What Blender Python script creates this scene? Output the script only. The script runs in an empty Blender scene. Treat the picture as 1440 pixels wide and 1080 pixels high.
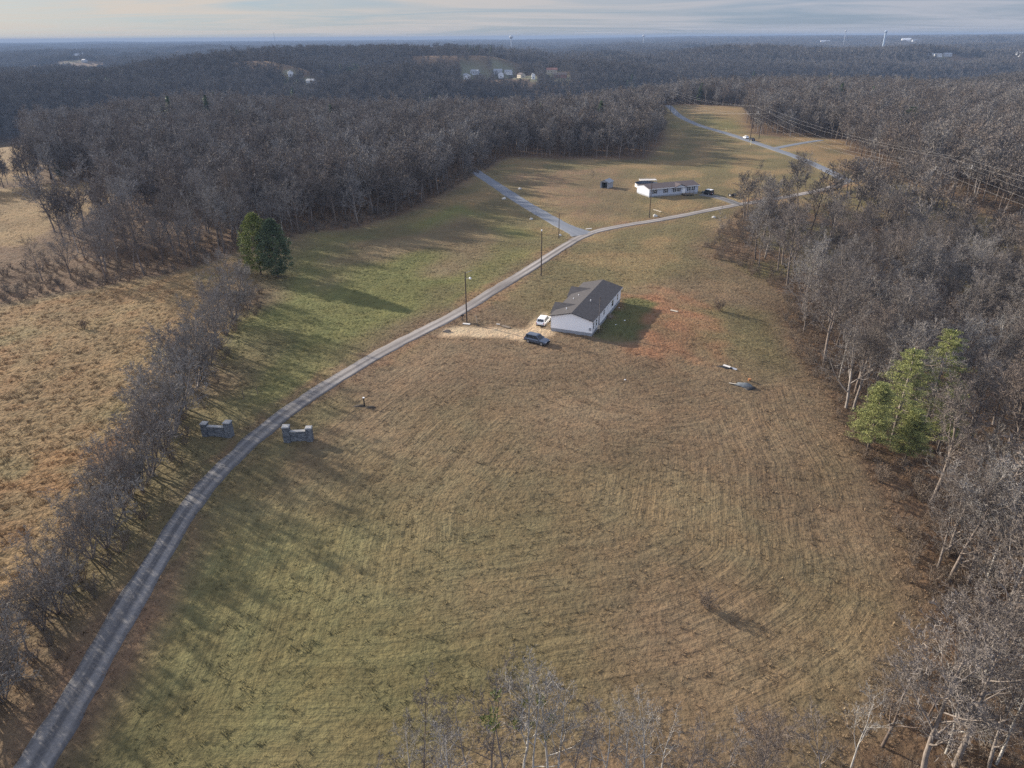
import bpy, bmesh, math, random
import numpy as np
from mathutils import Vector, Matrix
R = math.radians
random.seed(7); RNG = np.random.default_rng(7)
sc = bpy.context.scene
COL = sc.collection

# ------------------------------------------------------------------ camera constants
CAM_Z = 50.0; PITCH = R(26.0); FPX = 1000.0; ROLL = R(0.35)
SUN_AZ = math.atan2(-0.83, 0.56); SUN_EL = R(19)

# ------------------------------------------------------------------ terrain
def sst(a, b, x):
    t = np.clip((x - a) / (b - a), 0, 1); return t * t * (3 - 2 * t)
_w = np.random.default_rng(3)
def _waves(n, lam):
    out = []
    for i in range(n):
        a = _w.uniform(0, 2 * math.pi); l = lam * _w.uniform(.7, 1.5)
        out.append((math.cos(a) * 2 * math.pi / l, math.sin(a) * 2 * math.pi / l, _w.uniform(0, 6.28)))
    return out
W1, W2, W3, W0 = _waves(6, 1700), _waves(7, 1150), _waves(8, 260), _waves(6, 95)
def wsum(W, x, y):
    s = 0
    for a, b, c in W: s = s + np.sin(a * x + b * y + c)
    return s / math.sqrt(len(W))
VALLEY = [(-1500, 180), (-800, 270), (-480, 380), (-400, 520), (-385, 690), (-250, 740), (-120, 690), (-55, 640), (10, 760), (80, 900), (220, 960), (340, 1060), (520, 1180), (760, 1300), (1050, 1400), (1700, 1560), (3000, 1800)]
KNOLLS = [(-62, 1330, 12, 120), (560, 1720, 26, 330), (-1150, 2050, 24, 200), (-330, 1080, 10, 70), (1250, 1900, 14, 260), (110, 1360, 10, 90), (-240, 1500, 14, 260), (-60, 2560, 13, 230), (1040, 1860, 16, 220)]
def segdist(x, y, pts, closed=False):
    d = np.full(np.shape(x), 1e18); n = len(pts)
    for i in range(n if closed else n - 1):
        ax, ay = pts[i]; bx, by = pts[(i + 1) % n]
        dx, dy = bx - ax, by - ay; L = dx * dx + dy * dy + 1e-9
        t = np.clip(((x - ax) * dx + (y - ay) * dy) / L, 0, 1)
        d = np.minimum(d, (x - ax - t * dx) ** 2 + (y - ay - t * dy) ** 2)
    return np.sqrt(d)
RAVINE = [(75, 20), (82, 60), (86, 100), (88, 130), (100, 165), (140, 200)]
def HT(x, y):
    x = np.asarray(x, float); y = np.asarray(y, float)
    r = np.hypot(x, y)
    near = .55 * wsum(W0, x, y) * sst(60, 200, r) * (1 - .3 * sst(300, 600, r))
    far = sst(600, 1300, r)
    n2 = wsum(W2, x, y); n1 = wsum(W1, x, y); fade = 1 - .6 * sst(3000, 6500, r)
    h = near + far * fade * (-7 + 8.0 * n1 + 8.0 * wsum(W3, x, y) * sst(5200, 2600, r) - 46 * np.exp(-(n2 / .36) ** 2) * (.65 + .35 * np.sin(n1 * 1.7)))
    dv = segdist(x, y, VALLEY)
    h = h * (1 - .75 * np.exp(-(dv / 170) ** 2)) - (50 + 18 * sst(0, 400, x)) * np.exp(-(dv / (95 + 45 * sst(100, 500, x))) ** 2) * sst(300, 430, r)
    for kx, ky, kh, kr in KNOLLS: h = h + kh * np.exp(-((x - kx) ** 2 + (y - ky) ** 2) / kr ** 2)
    h = h + 24 * sst(2200, 4500, r) * sst(300, 2500, x) + 10 * sst(2500, 8000, r)
    cap = 30 - .0068 * np.minimum(r, 3000) + 13 * sst(3000, 8000, r) + 22 * sst(1800, 3800, r) * sst(300, 2200, x)
    h = np.where(r > 620, np.minimum(h, cap + .12 * (h - cap)), h)
    dr = segdist(x, y, RAVINE)
    h = h - 7 * np.exp(-(dr / 30) ** 2)
    return h
def Hs(x, y): return float(HT(np.array([x]), np.array([y]))[0])
_ts = np.concatenate([np.arange(20, 700, .5), np.geomspace(700, 14000, 3000)])
def ray(px, py):
    u = (px - 720) / FPX; v = (540 - py) / FPX
    c, s = math.cos(-ROLL), math.sin(-ROLL); u, v = u * c - v * s, u * s + v * c
    d = np.array([u, math.cos(PITCH) + v * math.sin(PITCH), -math.sin(PITCH) + v * math.cos(PITCH)])
    return d / np.linalg.norm(d)
def at(px, py):
    """the spot of ground a sight line meets"""
    d = ray(px, py)
    z = CAM_Z + d[2] * _ts - HT(d[0] * _ts, d[1] * _ts)
    k = np.argmax(z < 0)
    if z[k] >= 0 or k == 0: t = CAM_Z / max(1e-3, -d[2])
    else: t = _ts[k - 1] + (_ts[k] - _ts[k - 1]) * z[k - 1] / (z[k - 1] - z[k])
    x, y = d[0] * t, d[1] * t
    return Vector((x, y, Hs(x, y)))
def flat(px, py):
    d = ray(px, py); t = CAM_Z / -d[2]; return (d[0] * t, d[1] * t)
def P(lst): return [tuple(at(*p)[:2]) for p in lst]
def project(x, y, z):
    x, y, z = np.asarray(x, float), np.asarray(y, float), np.asarray(z, float) - CAM_Z
    dep = y * math.cos(PITCH) - z * math.sin(PITCH); up = y * math.sin(PITCH) + z * math.cos(PITCH)
    dep = np.where(dep < .1, .1, dep)
    u, v = x / dep, up / dep
    c, s = math.cos(ROLL), math.sin(ROLL); u, v = u * c - v * s, u * s + v * c
    return 720 + FPX * u, 540 - FPX * v, dep
def inpoly(x, y, poly):
    r = np.zeros(np.shape(x), bool); n = len(poly)
    for i in range(n):
        ax, ay = poly[i]; bx, by = poly[(i + 1) % n]
        if ay == by: continue
        c = ((ay > y) != (by > y)) & (x < (bx - ax) * (y - ay) / (by - ay) + ax); r ^= c
    return r
def sdist(x, y, poly):
    """distance inside (+) / outside (-) of a polygon"""
    d = segdist(x, y, poly, True); return np.where(inpoly(x, y, poly), d, -d)

# ------------------------------------------------------------------ plan of the place (world metres)
CLEAR = P([(-260, 455), (-120, 440), (0, 428), (130, 405), (240, 385), (330, 356), (420, 330), (500, 319), (545, 306), (590, 290), (640, 262),
           (675, 243), (700, 226), (720, 220), (800, 223), (905, 223), (925, 205), (932, 190), (926, 165), (930, 149), (985, 148), (1050, 151), (1046, 172),
           (1060, 188), (1110, 193), (1165, 194), (1205, 222), (1260, 250), (1330, 275), (1440, 322), (1560, 375), (1560, 425), (1440, 375), (1330, 338),
           (1240, 312), (1170, 292), (1110, 288), (1050, 292), (1020, 320), (988, 345), (1000, 360), (1050, 383), (1108, 415), (1106, 450), (1120, 492),
           (1155, 540), (1182, 600), (1230, 670), (1262, 750), (1290, 830), (1302, 890), (1290, 950), (1262, 1000), (1220, 1060)]) \
        + [(24, 26), (0, 25), (-30, 24), (-60, 24), (-95, 30), (-140, 60)]
LEFT1 = P([(-160, 206), (0, 205), (40, 203), (52, 210), (48, 245), (30, 255), (-160, 262)])
LEFT2 = P([(-160, 272), (60, 261), (135, 256), (175, 262), (150, 290), (70, 320), (40, 345), (-160, 352)])
FARGRASS = P([(646, 76), (690, 71), (740, 72), (742, 76), (700, 77)])
HOUSEGAPS = [(1040, 1790, 60), (-62, 1300, 110), (105, 1345, 70), (-1150, 2000, 180), (-330, 1070, 55), (1240, 1850, 60)]
MAIN_PX = [(22, 1122), (60, 1060), (110, 975), (165, 880), (215, 795), (270, 705), (330, 640), (400, 580), (470, 535), (540, 493), (600, 463), (650, 437), (700, 405), (750, 375),
           (790, 348), (825, 328), (870, 318), (930, 309), (985, 298), (1030, 289), (1062, 284), (1110, 276), (1160, 266), (1192, 256)]
ROADS = {'main': (P(MAIN_PX), 2.75), 'side': (P([(664, 238), (675, 246), (700, 262), (740, 288), (790, 317), (824, 331)]), 4.2),
         'far': (P([(938, 148), (946, 154), (956, 165), (985, 177), (1020, 187), (1060, 200), (1090, 210), (1130, 224), (1160, 238), (1185, 250), (1192, 256)]), 4.4),
         'spur': (P([(1088, 209), (1112, 204), (1135, 200), (1156, 197)]), 3.6), 'drive': (P([(1040, 288), (1022, 281), (1004, 276), (985, 273)]), 3.6)}
FIELD = P([(420, 600), (480, 555), (560, 505), (625, 473), (740, 490), (850, 478), (900, 520), (990, 500), (1060, 520), (1120, 500), (1155, 545), (1182, 605), (1230, 675), (1260, 755), (1288, 832),
           (1295, 885), (1262, 945), (1190, 1005), (1080, 1060)]) + [(-10, 31), (-33, 31)] + P([(78, 1072), (135, 985), (190, 888), (238, 803), (290, 715), (348, 650)])
GREEN = P([(330, 560), (300, 540), (345, 450), (400, 370), (440, 335), (560, 320), (640, 290), (700, 300), (760, 335), (740, 370), (650, 425), (560, 470), (450, 530), (380, 575)])
LFIELD = P([(-200, 470), (0, 432), (240, 388), (330, 360), (360, 380), (300, 480), (240, 560), (150, 680), (60, 830), (-60, 960), (-200, 1000)])
ORANGE = P([(880, 422), (940, 412), (975, 425), (1000, 455), (992, 492), (945, 506), (898, 500), (908, 460)])
TAN = P([(628, 462), (660, 460), (740, 464), (765, 440), (782, 450), (776, 470), (735, 478), (690, 473), (620, 472)])
FARTAN = P([(950, 149), (1050, 151), (1046, 172), (1060, 188), (1170, 194), (1240, 245), (1180, 240), (1120, 212), (1060, 190), (1000, 165)])
GROVE_PX = P([(985, 345), (1020, 320), (1060, 290), (1200, 292), (1330, 335), (1440, 372), (1440, 430), (1300, 395), (1200, 365), (1150, 395), (1108, 412), (1050, 383)])
YARD = P([(700, 245), (870, 232), (900, 262), (900, 300), (830, 320), (790, 305)])

SPOTS = [(656, 110, 11), (668, 106, 10), (680, 108, 10), (700, 104, 12), (706, 109, 11), (716, 105, 10), (733, 109, 14), (750, 111, 8), (776, 102, 14), (788, 109, 16), (72, 84, 16), (86, 83, 20), (97, 80, 24), (108, 79, 24), (116, 78, 20), (119, 87, 20), (105, 86, 26), (409, 107, 8), (438, 119, 10), (1281, 80, 9), (1306, 79, 9), (1318, 79.5, 9), (1332, 78.5, 9), (1434, 79, 16),
         (1274, 58.5, 40), (1291, 59, 40), (1160, 59.5, 36), (478, 73, 14), (655, 72.5, 30), (668, 72, 30), (682, 71.5, 30), (713, 71.5, 30), (727, 72, 30), (738, 72.5, 24), (740, 108, 14), (972, 74, 16), (960, 74, 16), (985, 74, 16)]
SPOT_AT = [(at(px, py), hw) for px, py, hw in SPOTS]
def cleared(x, y, top=15.0):
    m = np.zeros(len(x), bool); z = HT(x, y) + top
    for q, hw in SPOT_AT:
        D = math.hypot(q.x, q.y); fx_, fy_ = q.x / D, q.y / D; al = x * fx_ + y * fy_; ac = np.abs(x * fy_ - y * fx_)
        line = CAM_Z + (q.z + .8 - CAM_Z) * al / D
        m |= (ac < hw) & (((al < D + 4) & (al > D - 420) & (z > line)) | (np.abs(al - D) < 20))
    return m

# ------------------------------------------------------------------ helpers
def tag(o, label=None, cat=None, group=None, kind=None):
    if label: o['label'] = label
    if cat: o['category'] = cat
    if group: o['group'] = group
    if kind: o['kind'] = kind
    return o
def empty(name, loc, rz=0.0, scale=1.0):
    o = bpy.data.objects.new(name, None); COL.objects.link(o)
    o.location = loc; o.rotation_euler = (0, 0, rz); o.scale = (scale,) * 3; o.empty_display_size = .5
    return o
def link(name, me, m=None, parent=None):
    if m is not None: me.materials.append(m)
    o = bpy.data.objects.new(name, me); COL.objects.link(o)
    if parent is not None: o.parent = parent
    return o
def mesh_np(name, V, F3=None, F4=None, smooth=False):
    me = bpy.data.meshes.new(name)
    V = np.asarray(V, np.float32).reshape(-1, 3); parts = []; tot = []
    if F3 is not None and len(F3): parts.append(np.asarray(F3, np.int32).ravel()); tot += [3] * len(F3)
    if F4 is not None and len(F4): parts.append(np.asarray(F4, np.int32).ravel()); tot += [4] * len(F4)
    me.vertices.add(len(V)); me.vertices.foreach_set('co', V.ravel())
    if parts:
        li = np.concatenate(parts); tot = np.array(tot, np.int32)
        me.loops.add(len(li)); me.loops.foreach_set('vertex_index', li)
        me.polygons.add(len(tot)); me.polygons.foreach_set('loop_start', np.concatenate([[0], np.cumsum(tot)[:-1]]).astype(np.int32))
        me.polygons.foreach_set('use_smooth', np.full(len(tot), smooth, bool))
    me.update(calc_edges=True)
    return me
class MB:
    """collects boxes, tubes and prisms into one mesh"""
    def __init__(s): s.v = []; s.f = []
    def add(s, v, f):
        b = len(s.v); s.v += [tuple(p) for p in v]; s.f += [tuple(b + i for i in q) for q in f]; return s
    def box(s, x0, x1, y0, y1, z0, z1):
        v = [(x, y, z) for z in (z0, z1) for x, y in ((x0, y0), (x1, y0), (x1, y1), (x0, y1))]
        return s.add(v, [(3, 2, 1, 0), (4, 5, 6, 7), (0, 1, 5, 4), (1, 2, 6, 5), (2, 3, 7, 6), (3, 0, 4, 7)])
    def hexa(s, b, t):
        return s.add(list(b) + list(t), [(3, 2, 1, 0), (4, 5, 6, 7), (0, 1, 5, 4), (1, 2, 6, 5), (2, 3, 7, 6), (3, 0, 4, 7)])
    def prism(s, poly, d, axis='y', a=0.0):
        """polygon (2-D) pushed along an axis from a to a+d"""
        def q(p, t): return {'y': (p[0], t, p[1]), 'x': (t, p[0], p[1]), 'z': (p[0], p[1], t)}[axis]
        n = len(poly); v = [q(p, a) for p in poly] + [q(p, a + d) for p in poly]
        return s.add(v, [tuple(range(n))[::-1], tuple(range(n, 2 * n))] + [(i, (i + 1) % n, n + (i + 1) % n, n + i) for i in range(n)])
    def tube(s, pts, rad, k=8, cap=True):
        pts = [Vector(p) for p in pts]; rings = []
        for i, p in enumerate(pts):
            d = (pts[min(i + 1, len(pts) - 1)] - pts[max(i - 1, 0)]).normalized()
            a = d.cross(Vector((0, 0, 1)) if abs(d.z) < .95 else Vector((1, 0, 0))).normalized(); b = d.cross(a)
            r = rad[i] if hasattr(rad, '__len__') else rad
            rings.append([p + (a * math.cos(6.2832 * j / k) + b * math.sin(6.2832 * j / k)) * r for j in range(k)])
        v = [q for rg in rings for q in rg]; f = []
        for i in range(len(pts) - 1):
            for j in range(k): f.append((i * k + j, i * k + (j + 1) % k, (i + 1) * k + (j + 1) % k, (i + 1) * k + j))
        if cap: f += [tuple(range(k))[::-1], tuple((len(pts) - 1) * k + j for j in range(k))]
        return s.add(v, f)
    def build(s, name, m, parent=None, bevel=0, smooth=False):
        me = bpy.data.meshes.new(name); me.from_pydata(s.v, [], s.f)
        bm = bmesh.new(); bm.from_mesh(me); bmesh.ops.recalc_face_normals(bm, faces=bm.faces)
        if bevel: bmesh.ops.bevel(bm, geom=list(bm.edges), offset=bevel, segments=2, affect='EDGES', clamp_overlap=True)
        if smooth:
            for f in bm.faces: f.smooth = True
        bm.to_mesh(me); bm.free()
        return link(name, me, m, parent)
def kids(o): return [c for c in bpy.data.objects if c.parent == o]
def copy_tree(o, ch=None):
    r = o.copy(); COL.objects.link(r)
    for c in (ch if ch is not None else kids(o)):
        d = c.copy(); COL.objects.link(d); d.parent = r
        for e in kids(c) if ch is None else ():
            g = e.copy(); COL.objects.link(g); g.parent = d
    return r

# ------------------------------------------------------------------ materials
def newmat(name):
    m = bpy.data.materials.new(name); m.use_nodes = True
    nt = m.node_tree; b = nt.nodes['Principled BSDF']; return m, nt, b
def N(nt, typ, **kw):
    n = nt.nodes.new(typ)
    for k, v in kw.items():
        if k in n.inputs.keys(): n.inputs[k].default_value = v
        else: setattr(n, k, v)
    return n
def pmat(name, c, rough=.7, c2=None, scale=3.0, metal=0, bump=0.0, spec=.3, stretch=None):
    """two tones mixed by noise in object space, with optional bump"""
    m, nt, b = newmat(name); L = nt.links.new
    b.inputs['Roughness'].default_value = rough; b.inputs['Metallic'].default_value = metal; b.inputs['Specular IOR Level'].default_value = spec
    tc = N(nt, 'ShaderNodeTexCoord'); mp = N(nt, 'ShaderNodeMapping'); L(tc.outputs['Object'], mp.inputs[0])
    if stretch: mp.inputs['Scale'].default_value = stretch
    nz = N(nt, 'ShaderNodeTexNoise', Scale=scale, Detail=5.0, Roughness=.65); L(mp.outputs[0], nz.inputs['Vector'])
    rp = N(nt, 'ShaderNodeValToRGB'); L(nz.outputs[0], rp.inputs[0])
    c2 = c2 or tuple(v * .75 for v in c)
    rp.color_ramp.elements[0].position = .35; rp.color_ramp.elements[1].position = .65
    rp.color_ramp.elements[0].color = (*c, 1); rp.color_ramp.elements[1].color = (*c2, 1)
    L(rp.outputs[0], b.inputs['Base Color'])
    if bump:
        bp = N(nt, 'ShaderNodeBump', Strength=bump, Distance=.05); L(nz.outputs[0], bp.inputs['Height']); L(bp.outputs[0], b.inputs['Normal'])
    return m
def bark_mat(name, tones, instancer=False):
    """bark: one of several natural tones per tree, mottled"""
    m, nt, b = newmat(name); L = nt.links.new
    b.inputs['Roughness'].default_value = .9; b.inputs['Specular IOR Level'].default_value = .15
    oi = N(nt, 'ShaderNodeObjectInfo'); rp = N(nt, 'ShaderNodeValToRGB'); L(oi.outputs['Random'], rp.inputs[0])
    e = rp.color_ramp.elements
    while len(e) < len(tones): e.new(.5)
    for i, t in enumerate(tones): e[i].position = i / (len(tones) - 1); e[i].color = (*t, 1)
    tc = N(nt, 'ShaderNodeTexCoord'); nz = N(nt, 'ShaderNodeTexNoise', Scale=1.3, Detail=4.0); L(tc.outputs['Object'], nz.inputs['Vector'])
    mr = N(nt, 'ShaderNodeMapRange'); L(nz.outputs[0], mr.inputs[0])
    mr.inputs[1].default_value = .3; mr.inputs[2].default_value = .7; mr.inputs[3].default_value = .65; mr.inputs[4].default_value = 1.4
    mx = N(nt, 'ShaderNodeVectorMath', operation='SCALE'); L(rp.outputs[0], mx.inputs[0]); L(mr.outputs[0], mx.inputs['Scale'])
    L(mx.outputs[0], b.inputs['Base Color'])
    return m
def leaf_mat(name, ca, cb, scale=.9):
    m, nt, b = newmat(name); L = nt.links.new
    b.inputs['Roughness'].default_value = .7; b.inputs['Specular IOR Level'].default_value = .2
    g = N(nt, 'ShaderNodeNewGeometry'); nz = N(nt, 'ShaderNodeTexNoise', Scale=scale, Detail=4.0); L(g.outputs['Position'], nz.inputs['Vector'])
    ad = N(nt, 'ShaderNodeMath', operation='MULTIPLY_ADD'); L(g.outputs['Random Per Island'], ad.inputs[0]); ad.inputs[1].default_value = .5
    L(nz.outputs[0], ad.inputs[2])
    rp = N(nt, 'ShaderNodeValToRGB'); L(ad.outputs[0], rp.inputs[0]); e = rp.color_ramp.elements
    e[0].position = .45; e[0].color = (*ca, 1); e[1].position = 1.0; e[1].color = (*cb, 1)
    L(rp.outputs[0], b.inputs['Base Color'])
    b.inputs['Subsurface Weight'].default_value = 0
    return m
def ground_mat():
    m, nt, b = newmat('ground_cover'); L = nt.links.new
    b.inputs['Roughness'].default_value = .95; b.inputs['Specular IOR Level'].default_value = .1
    g = N(nt, 'ShaderNodeNewGeometry')
    col = N(nt, 'ShaderNodeAttribute', attribute_name='cover'); row = N(nt, 'ShaderNodeAttribute', attribute_name='rows'); rg = N(nt, 'ShaderNodeAttribute', attribute_name='rank')
    def noise(scale, det, rough=.6, vec=None):
        n = N(nt, 'ShaderNodeTexNoise', Scale=scale, Detail=det, Roughness=rough); L(vec or g.outputs['Position'], n.inputs['Vector']); return n.outputs[0]
    def math_(op, a, bb, c=None):
        n = N(nt, 'ShaderNodeMath', operation=op)
        for i, x in enumerate((a, bb, c)):
            if x is None: continue
            if isinstance(x, (int, float)): n.inputs[i].default_value = x
            else: L(x, n.inputs[i])
        return n.outputs[0]
    fine = noise(2.6, 6, .75); mid = noise(.55, 5, .65); big = noise(.06, 5, .6); tuft = noise(1.7, 3, .5)
    # mown rows: a wave of the stored distance to the field's edge, broken up
    sp = N(nt, 'ShaderNodeSeparateXYZ'); L(g.outputs['Position'], sp.inputs[0]); cv = N(nt, 'ShaderNodeCombineXYZ')
    L(math_('MULTIPLY', row.outputs['Fac'], 1.55), cv.inputs[0]); L(math_('MULTIPLY', sp.outputs[0], .10), cv.inputs[1]); L(math_('MULTIPLY', sp.outputs[1], .10), cv.inputs[2])
    wave = math_('MULTIPLY_ADD', noise(1.0, 4, .6, cv.outputs[0]), 3.2, -1.6); rmask = N(nt, 'ShaderNodeMapRange'); L(row.outputs['Fac'], rmask.inputs[0]); rmask.inputs[1].default_value = 0; rmask.inputs[2].default_value = 4
    rowv = math_('MULTIPLY', wave, math_('MULTIPLY', rmask.outputs[0], math_('MULTIPLY_ADD', big, 1.4, -.1)))
    # value: fine speckle * mid clumps * rows
    v = math_('MULTIPLY_ADD', fine, 1.7, -.85)
    v = math_('ADD', v, math_('MULTIPLY_ADD', mid, 1.0, -.5))
    v = math_('ADD', v, math_('MULTIPLY_ADD', big, .9, -.45))
    v = math_('ADD', v, math_('MULTIPLY', rowv, .78))
    v = math_('MULTIPLY_ADD', v, .62, 1.0)
    v = math_('MAXIMUM', v, .25)
    sc_ = N(nt, 'ShaderNodeVectorMath', operation='SCALE'); L(col.outputs['Color'], sc_.inputs[0]); L(v, sc_.inputs['Scale'])
    # straw / green drift
    dr = noise(.21, 5, .7); rp = N(nt, 'ShaderNodeValToRGB'); L(dr, rp.inputs[0]); e = rp.color_ramp.elements
    e[0].position = .36; e[0].color = (1.05, 1.0, .95, 1); e[1].position = .64; e[1].color = (.95, 1.0, .98, 1)
    mm = N(nt, 'ShaderNodeVectorMath', operation='MULTIPLY'); L(sc_.outputs[0], mm.inputs[0]); L(rp.outputs[0], mm.inputs[1])
    L(mm.outputs[0], b.inputs['Base Color'])
    hgt = math_('ADD', math_('MULTIPLY', tuft, math_('MULTIPLY_ADD', rg.outputs['Fac'], .25, .34)), math_('MULTIPLY', fine, .2))
    hgt = math_('ADD', hgt, math_('MULTIPLY', rowv, .15))
    bp = N(nt, 'ShaderNodeBump', Strength=1.0, Distance=1.0); L(hgt, bp.inputs['Height']); L(bp.outputs[0], b.inputs['Normal'])
    return m
def road_mat(name, base, light, tracks=True):
    m, nt, b = newmat(name); L = nt.links.new
    b.inputs['Roughness'].default_value = .9; b.inputs['Specular IOR Level'].default_value = .2
    uv = N(nt, 'ShaderNodeUVMap'); sx = N(nt, 'ShaderNodeSeparateXYZ'); L(uv.outputs[0], sx.inputs[0])
    g = N(nt, 'ShaderNodeNewGeometry')
    nf = N(nt, 'ShaderNodeTexNoise', Scale=3.0, Detail=6.0, Roughness=.75); L(g.outputs['Position'], nf.inputs['Vector'])
    mp = N(nt, 'ShaderNodeMapping'); mp.inputs['Scale'].default_value = (1.6, .035, 1); L(uv.outputs[0], mp.inputs[0])
    ns = N(nt, 'ShaderNodeTexNoise', Scale=1.0, Detail=5.0, Roughness=.6); L(mp.outputs[0], ns.inputs['Vector'])
    # |u| = .5 are the wheel tracks
    ab = N(nt, 'ShaderNodeMath', operation='ABSOLUTE'); L(sx.outputs[0], ab.inputs[0])
    d = N(nt, 'ShaderNodeMath', operation='SUBTRACT'); L(ab.outputs[0], d.inputs[0]); d.inputs[1].default_value = .52
    d2 = N(nt, 'ShaderNodeMath', operation='ABSOLUTE'); L(d.outputs[0], d2.inputs[0])
    mr = N(nt, 'ShaderNodeMapRange', interpolation_type='SMOOTHSTEP'); L(d2.outputs[0], mr.inputs[0])
    mr.inputs[1].default_value = .1; mr.inputs[2].default_value = .42; mr.inputs[3].default_value = 1; mr.inputs[4].default_value = 0
    k = N(nt, 'ShaderNodeMath', operation='MULTIPLY'); L(mr.outputs[0], k.inputs[0]); k.inputs[1].default_value = .62 if tracks else .12
    nl = N(nt, 'ShaderNodeTexNoise', Scale=.055, Detail=3.0); L(g.outputs['Position'], nl.inputs['Vector']); nm = N(nt, 'ShaderNodeMapRange'); L(nl.outputs[0], nm.inputs[0]); nm.inputs[1].default_value = .32; nm.inputs[2].default_value = .62; nm.inputs[3].default_value = .15; nm.inputs[4].default_value = 1.35
    kk = N(nt, 'ShaderNodeMath', operation='MULTIPLY'); L(k.outputs[0], kk.inputs[0]); L(nm.outputs[0], kk.inputs[1])
    k2 = N(nt, 'ShaderNodeMath', operation='MULTIPLY_ADD'); L(ns.outputs[0], k2.inputs[0]); k2.inputs[1].default_value = 1.9; k2.inputs[2].default_value = -.85
    k3 = N(nt, 'ShaderNodeMath', operation='ADD', use_clamp=True); L(kk.outputs[0], k3.inputs[0]); L(k2.outputs[0], k3.inputs[1])
    mx = N(nt, 'ShaderNodeMix', data_type='RGBA'); L(k3.outputs[0], mx.inputs[0]); mx.inputs[6].default_value = (*base, 1); mx.inputs[7].default_value = (*light, 1)
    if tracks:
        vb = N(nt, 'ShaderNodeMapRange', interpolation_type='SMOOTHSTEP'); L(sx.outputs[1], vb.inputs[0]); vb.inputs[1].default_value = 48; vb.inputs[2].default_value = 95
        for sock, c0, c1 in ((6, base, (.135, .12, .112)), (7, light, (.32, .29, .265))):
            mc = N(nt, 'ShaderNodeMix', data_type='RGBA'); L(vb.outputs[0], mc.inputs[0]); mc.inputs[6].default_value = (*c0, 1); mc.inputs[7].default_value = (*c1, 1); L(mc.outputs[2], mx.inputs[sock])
    v = N(nt, 'ShaderNodeMath', operation='MULTIPLY_ADD'); L(nf.outputs[0], v.inputs[0]); v.inputs[1].default_value = 1.2; v.inputs[2].default_value = .4
    s = N(nt, 'ShaderNodeVectorMath', operation='SCALE'); L(mx.outputs[2], s.inputs[0]); L(v.outputs[0], s.inputs['Scale'])
    L(s.outputs[0], b.inputs['Base Color'])
    bp = N(nt, 'ShaderNodeBump', Strength=.5, Distance=.05); L(nf.outputs[0], bp.inputs['Height']); L(bp.outputs[0], b.inputs['Normal'])
    return m
M = {}
M['bark'] = bark_mat('tree_bark', [(.10, .08, .066), (.15, .122, .105), (.20, .172, .15), (.13, .10, .082), (.24, .215, .195), (.11, .085, .07), (.16, .13, .11)])
M['twig'] = bark_mat('tree_twigs', [(.108, .092, .081), (.148, .130, .117), (.18, .165, .153), (.132, .108, .092), (.215, .202, .19), (.142, .114, .096), (.118, .106, .095)])
FAR_TWIG_SHADED = [(.07, .065, .062), (.10, .09, .084), (.14, .13, .122), (.095, .08, .07), (.12, .112, .105)]  # twigs darkened: cloud shadow and valley shade put into the far forest's tones
M['pale_twig'] = bark_mat('pale_twigs', [(.19, .175, .16), (.235, .22, .20)])
M['hedge_twig'] = bark_mat('hedgerow_twigs', [(.16, .145, .128), (.21, .19, .168), (.185, .16, .138), (.25, .23, .205)])
M['far_twig_shaded'] = bark_mat('distant_twigs_shaded', FAR_TWIG_SHADED)
M['pale'] = bark_mat('pale_bark', [(.36, .34, .31), (.30, .285, .26)])
M['brush'] = bark_mat('brush_stems', [(.15, .115, .085), (.19, .15, .115), (.13, .11, .09), (.21, .145, .095)])
M['pine'] = leaf_mat('pine_needles', (.085, .10, .034), (.31, .32, .115))
M['pine_dark'] = leaf_mat('dark_needles', (.02, .04, .018), (.06, .085, .03))
M['cedar'] = leaf_mat('cedar_leaves', (.05, .075, .02), (.22, .23, .055), .5)
M['cedar_dark'] = leaf_mat('dark_cedar_leaves', (.035, .056, .03), (.11, .14, .065), .5)
M['mistletoe'] = leaf_mat('green_leaves', (.05, .07, .02), (.13, .15, .04))
M['siding'] = pmat('white_siding', (.88, .88, .88), .55, (.84, .84, .85), .8)
M['skirting'] = pmat('grey_skirting', (.30, .31, .33), .8, (.25, .26, .28))
M['shingle'] = pmat('dark_shingles', (.045, .042, .044), .9, (.075, .068, .068), 2.2, bump=.3)
M['shingle2'] = pmat('brown_shingles', (.075, .058, .058), .9, (.10, .08, .08), 1.5, bump=.3)
M['siding2'] = pmat('pale_blue_siding', (.44, .47, .53), .6, (.40, .43, .49), .8)
M['glass'] = pmat('dark_glass', (.02, .024, .03), .12, (.03, .034, .04), spec=.5)
M['trim'] = pmat('white_trim', (.78, .78, .77), .5, (.72, .72, .72))
M['shutter'] = pmat('black_shutters', (.03, .03, .035), .6)
M['wood'] = pmat('weathered_wood', (.19, .15, .11), .85, (.12, .095, .07), 4)
M['pole'] = pmat('creosote_pole', (.05, .038, .03), .9, (.08, .06, .05), 2, stretch=(1, 1, .2))
M['metal'] = pmat('galvanised_metal', (.45, .46, .48), .4, (.38, .39, .41), metal=.6)
M['black'] = pmat('black_plastic', (.02, .02, .022), .6)
M['rubber'] = pmat('tyre_rubber', (.022, .022, .022), .85)
M['stone'] = None
M['capstone'] = pmat('pale_capstone', (.55, .53, .50), .8, (.45, .43, .41), 5)
M['gate_cap'] = pmat('weathered_cap', (.34, .33, .32), .85, (.26, .26, .25), 5)
M['boulder'] = pmat('pale_boulder', (.55, .53, .49), .9, (.38, .36, .33), 3, bump=.4)
M['white_paint'] = pmat('white_car_paint', (.78, .78, .77), .25, (.75, .75, .75), spec=.5)
M['blue_paint'] = pmat('blue_grey_car_paint', (.10, .125, .17), .25, (.11, .135, .18), metal=.4, spec=.5)
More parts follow.
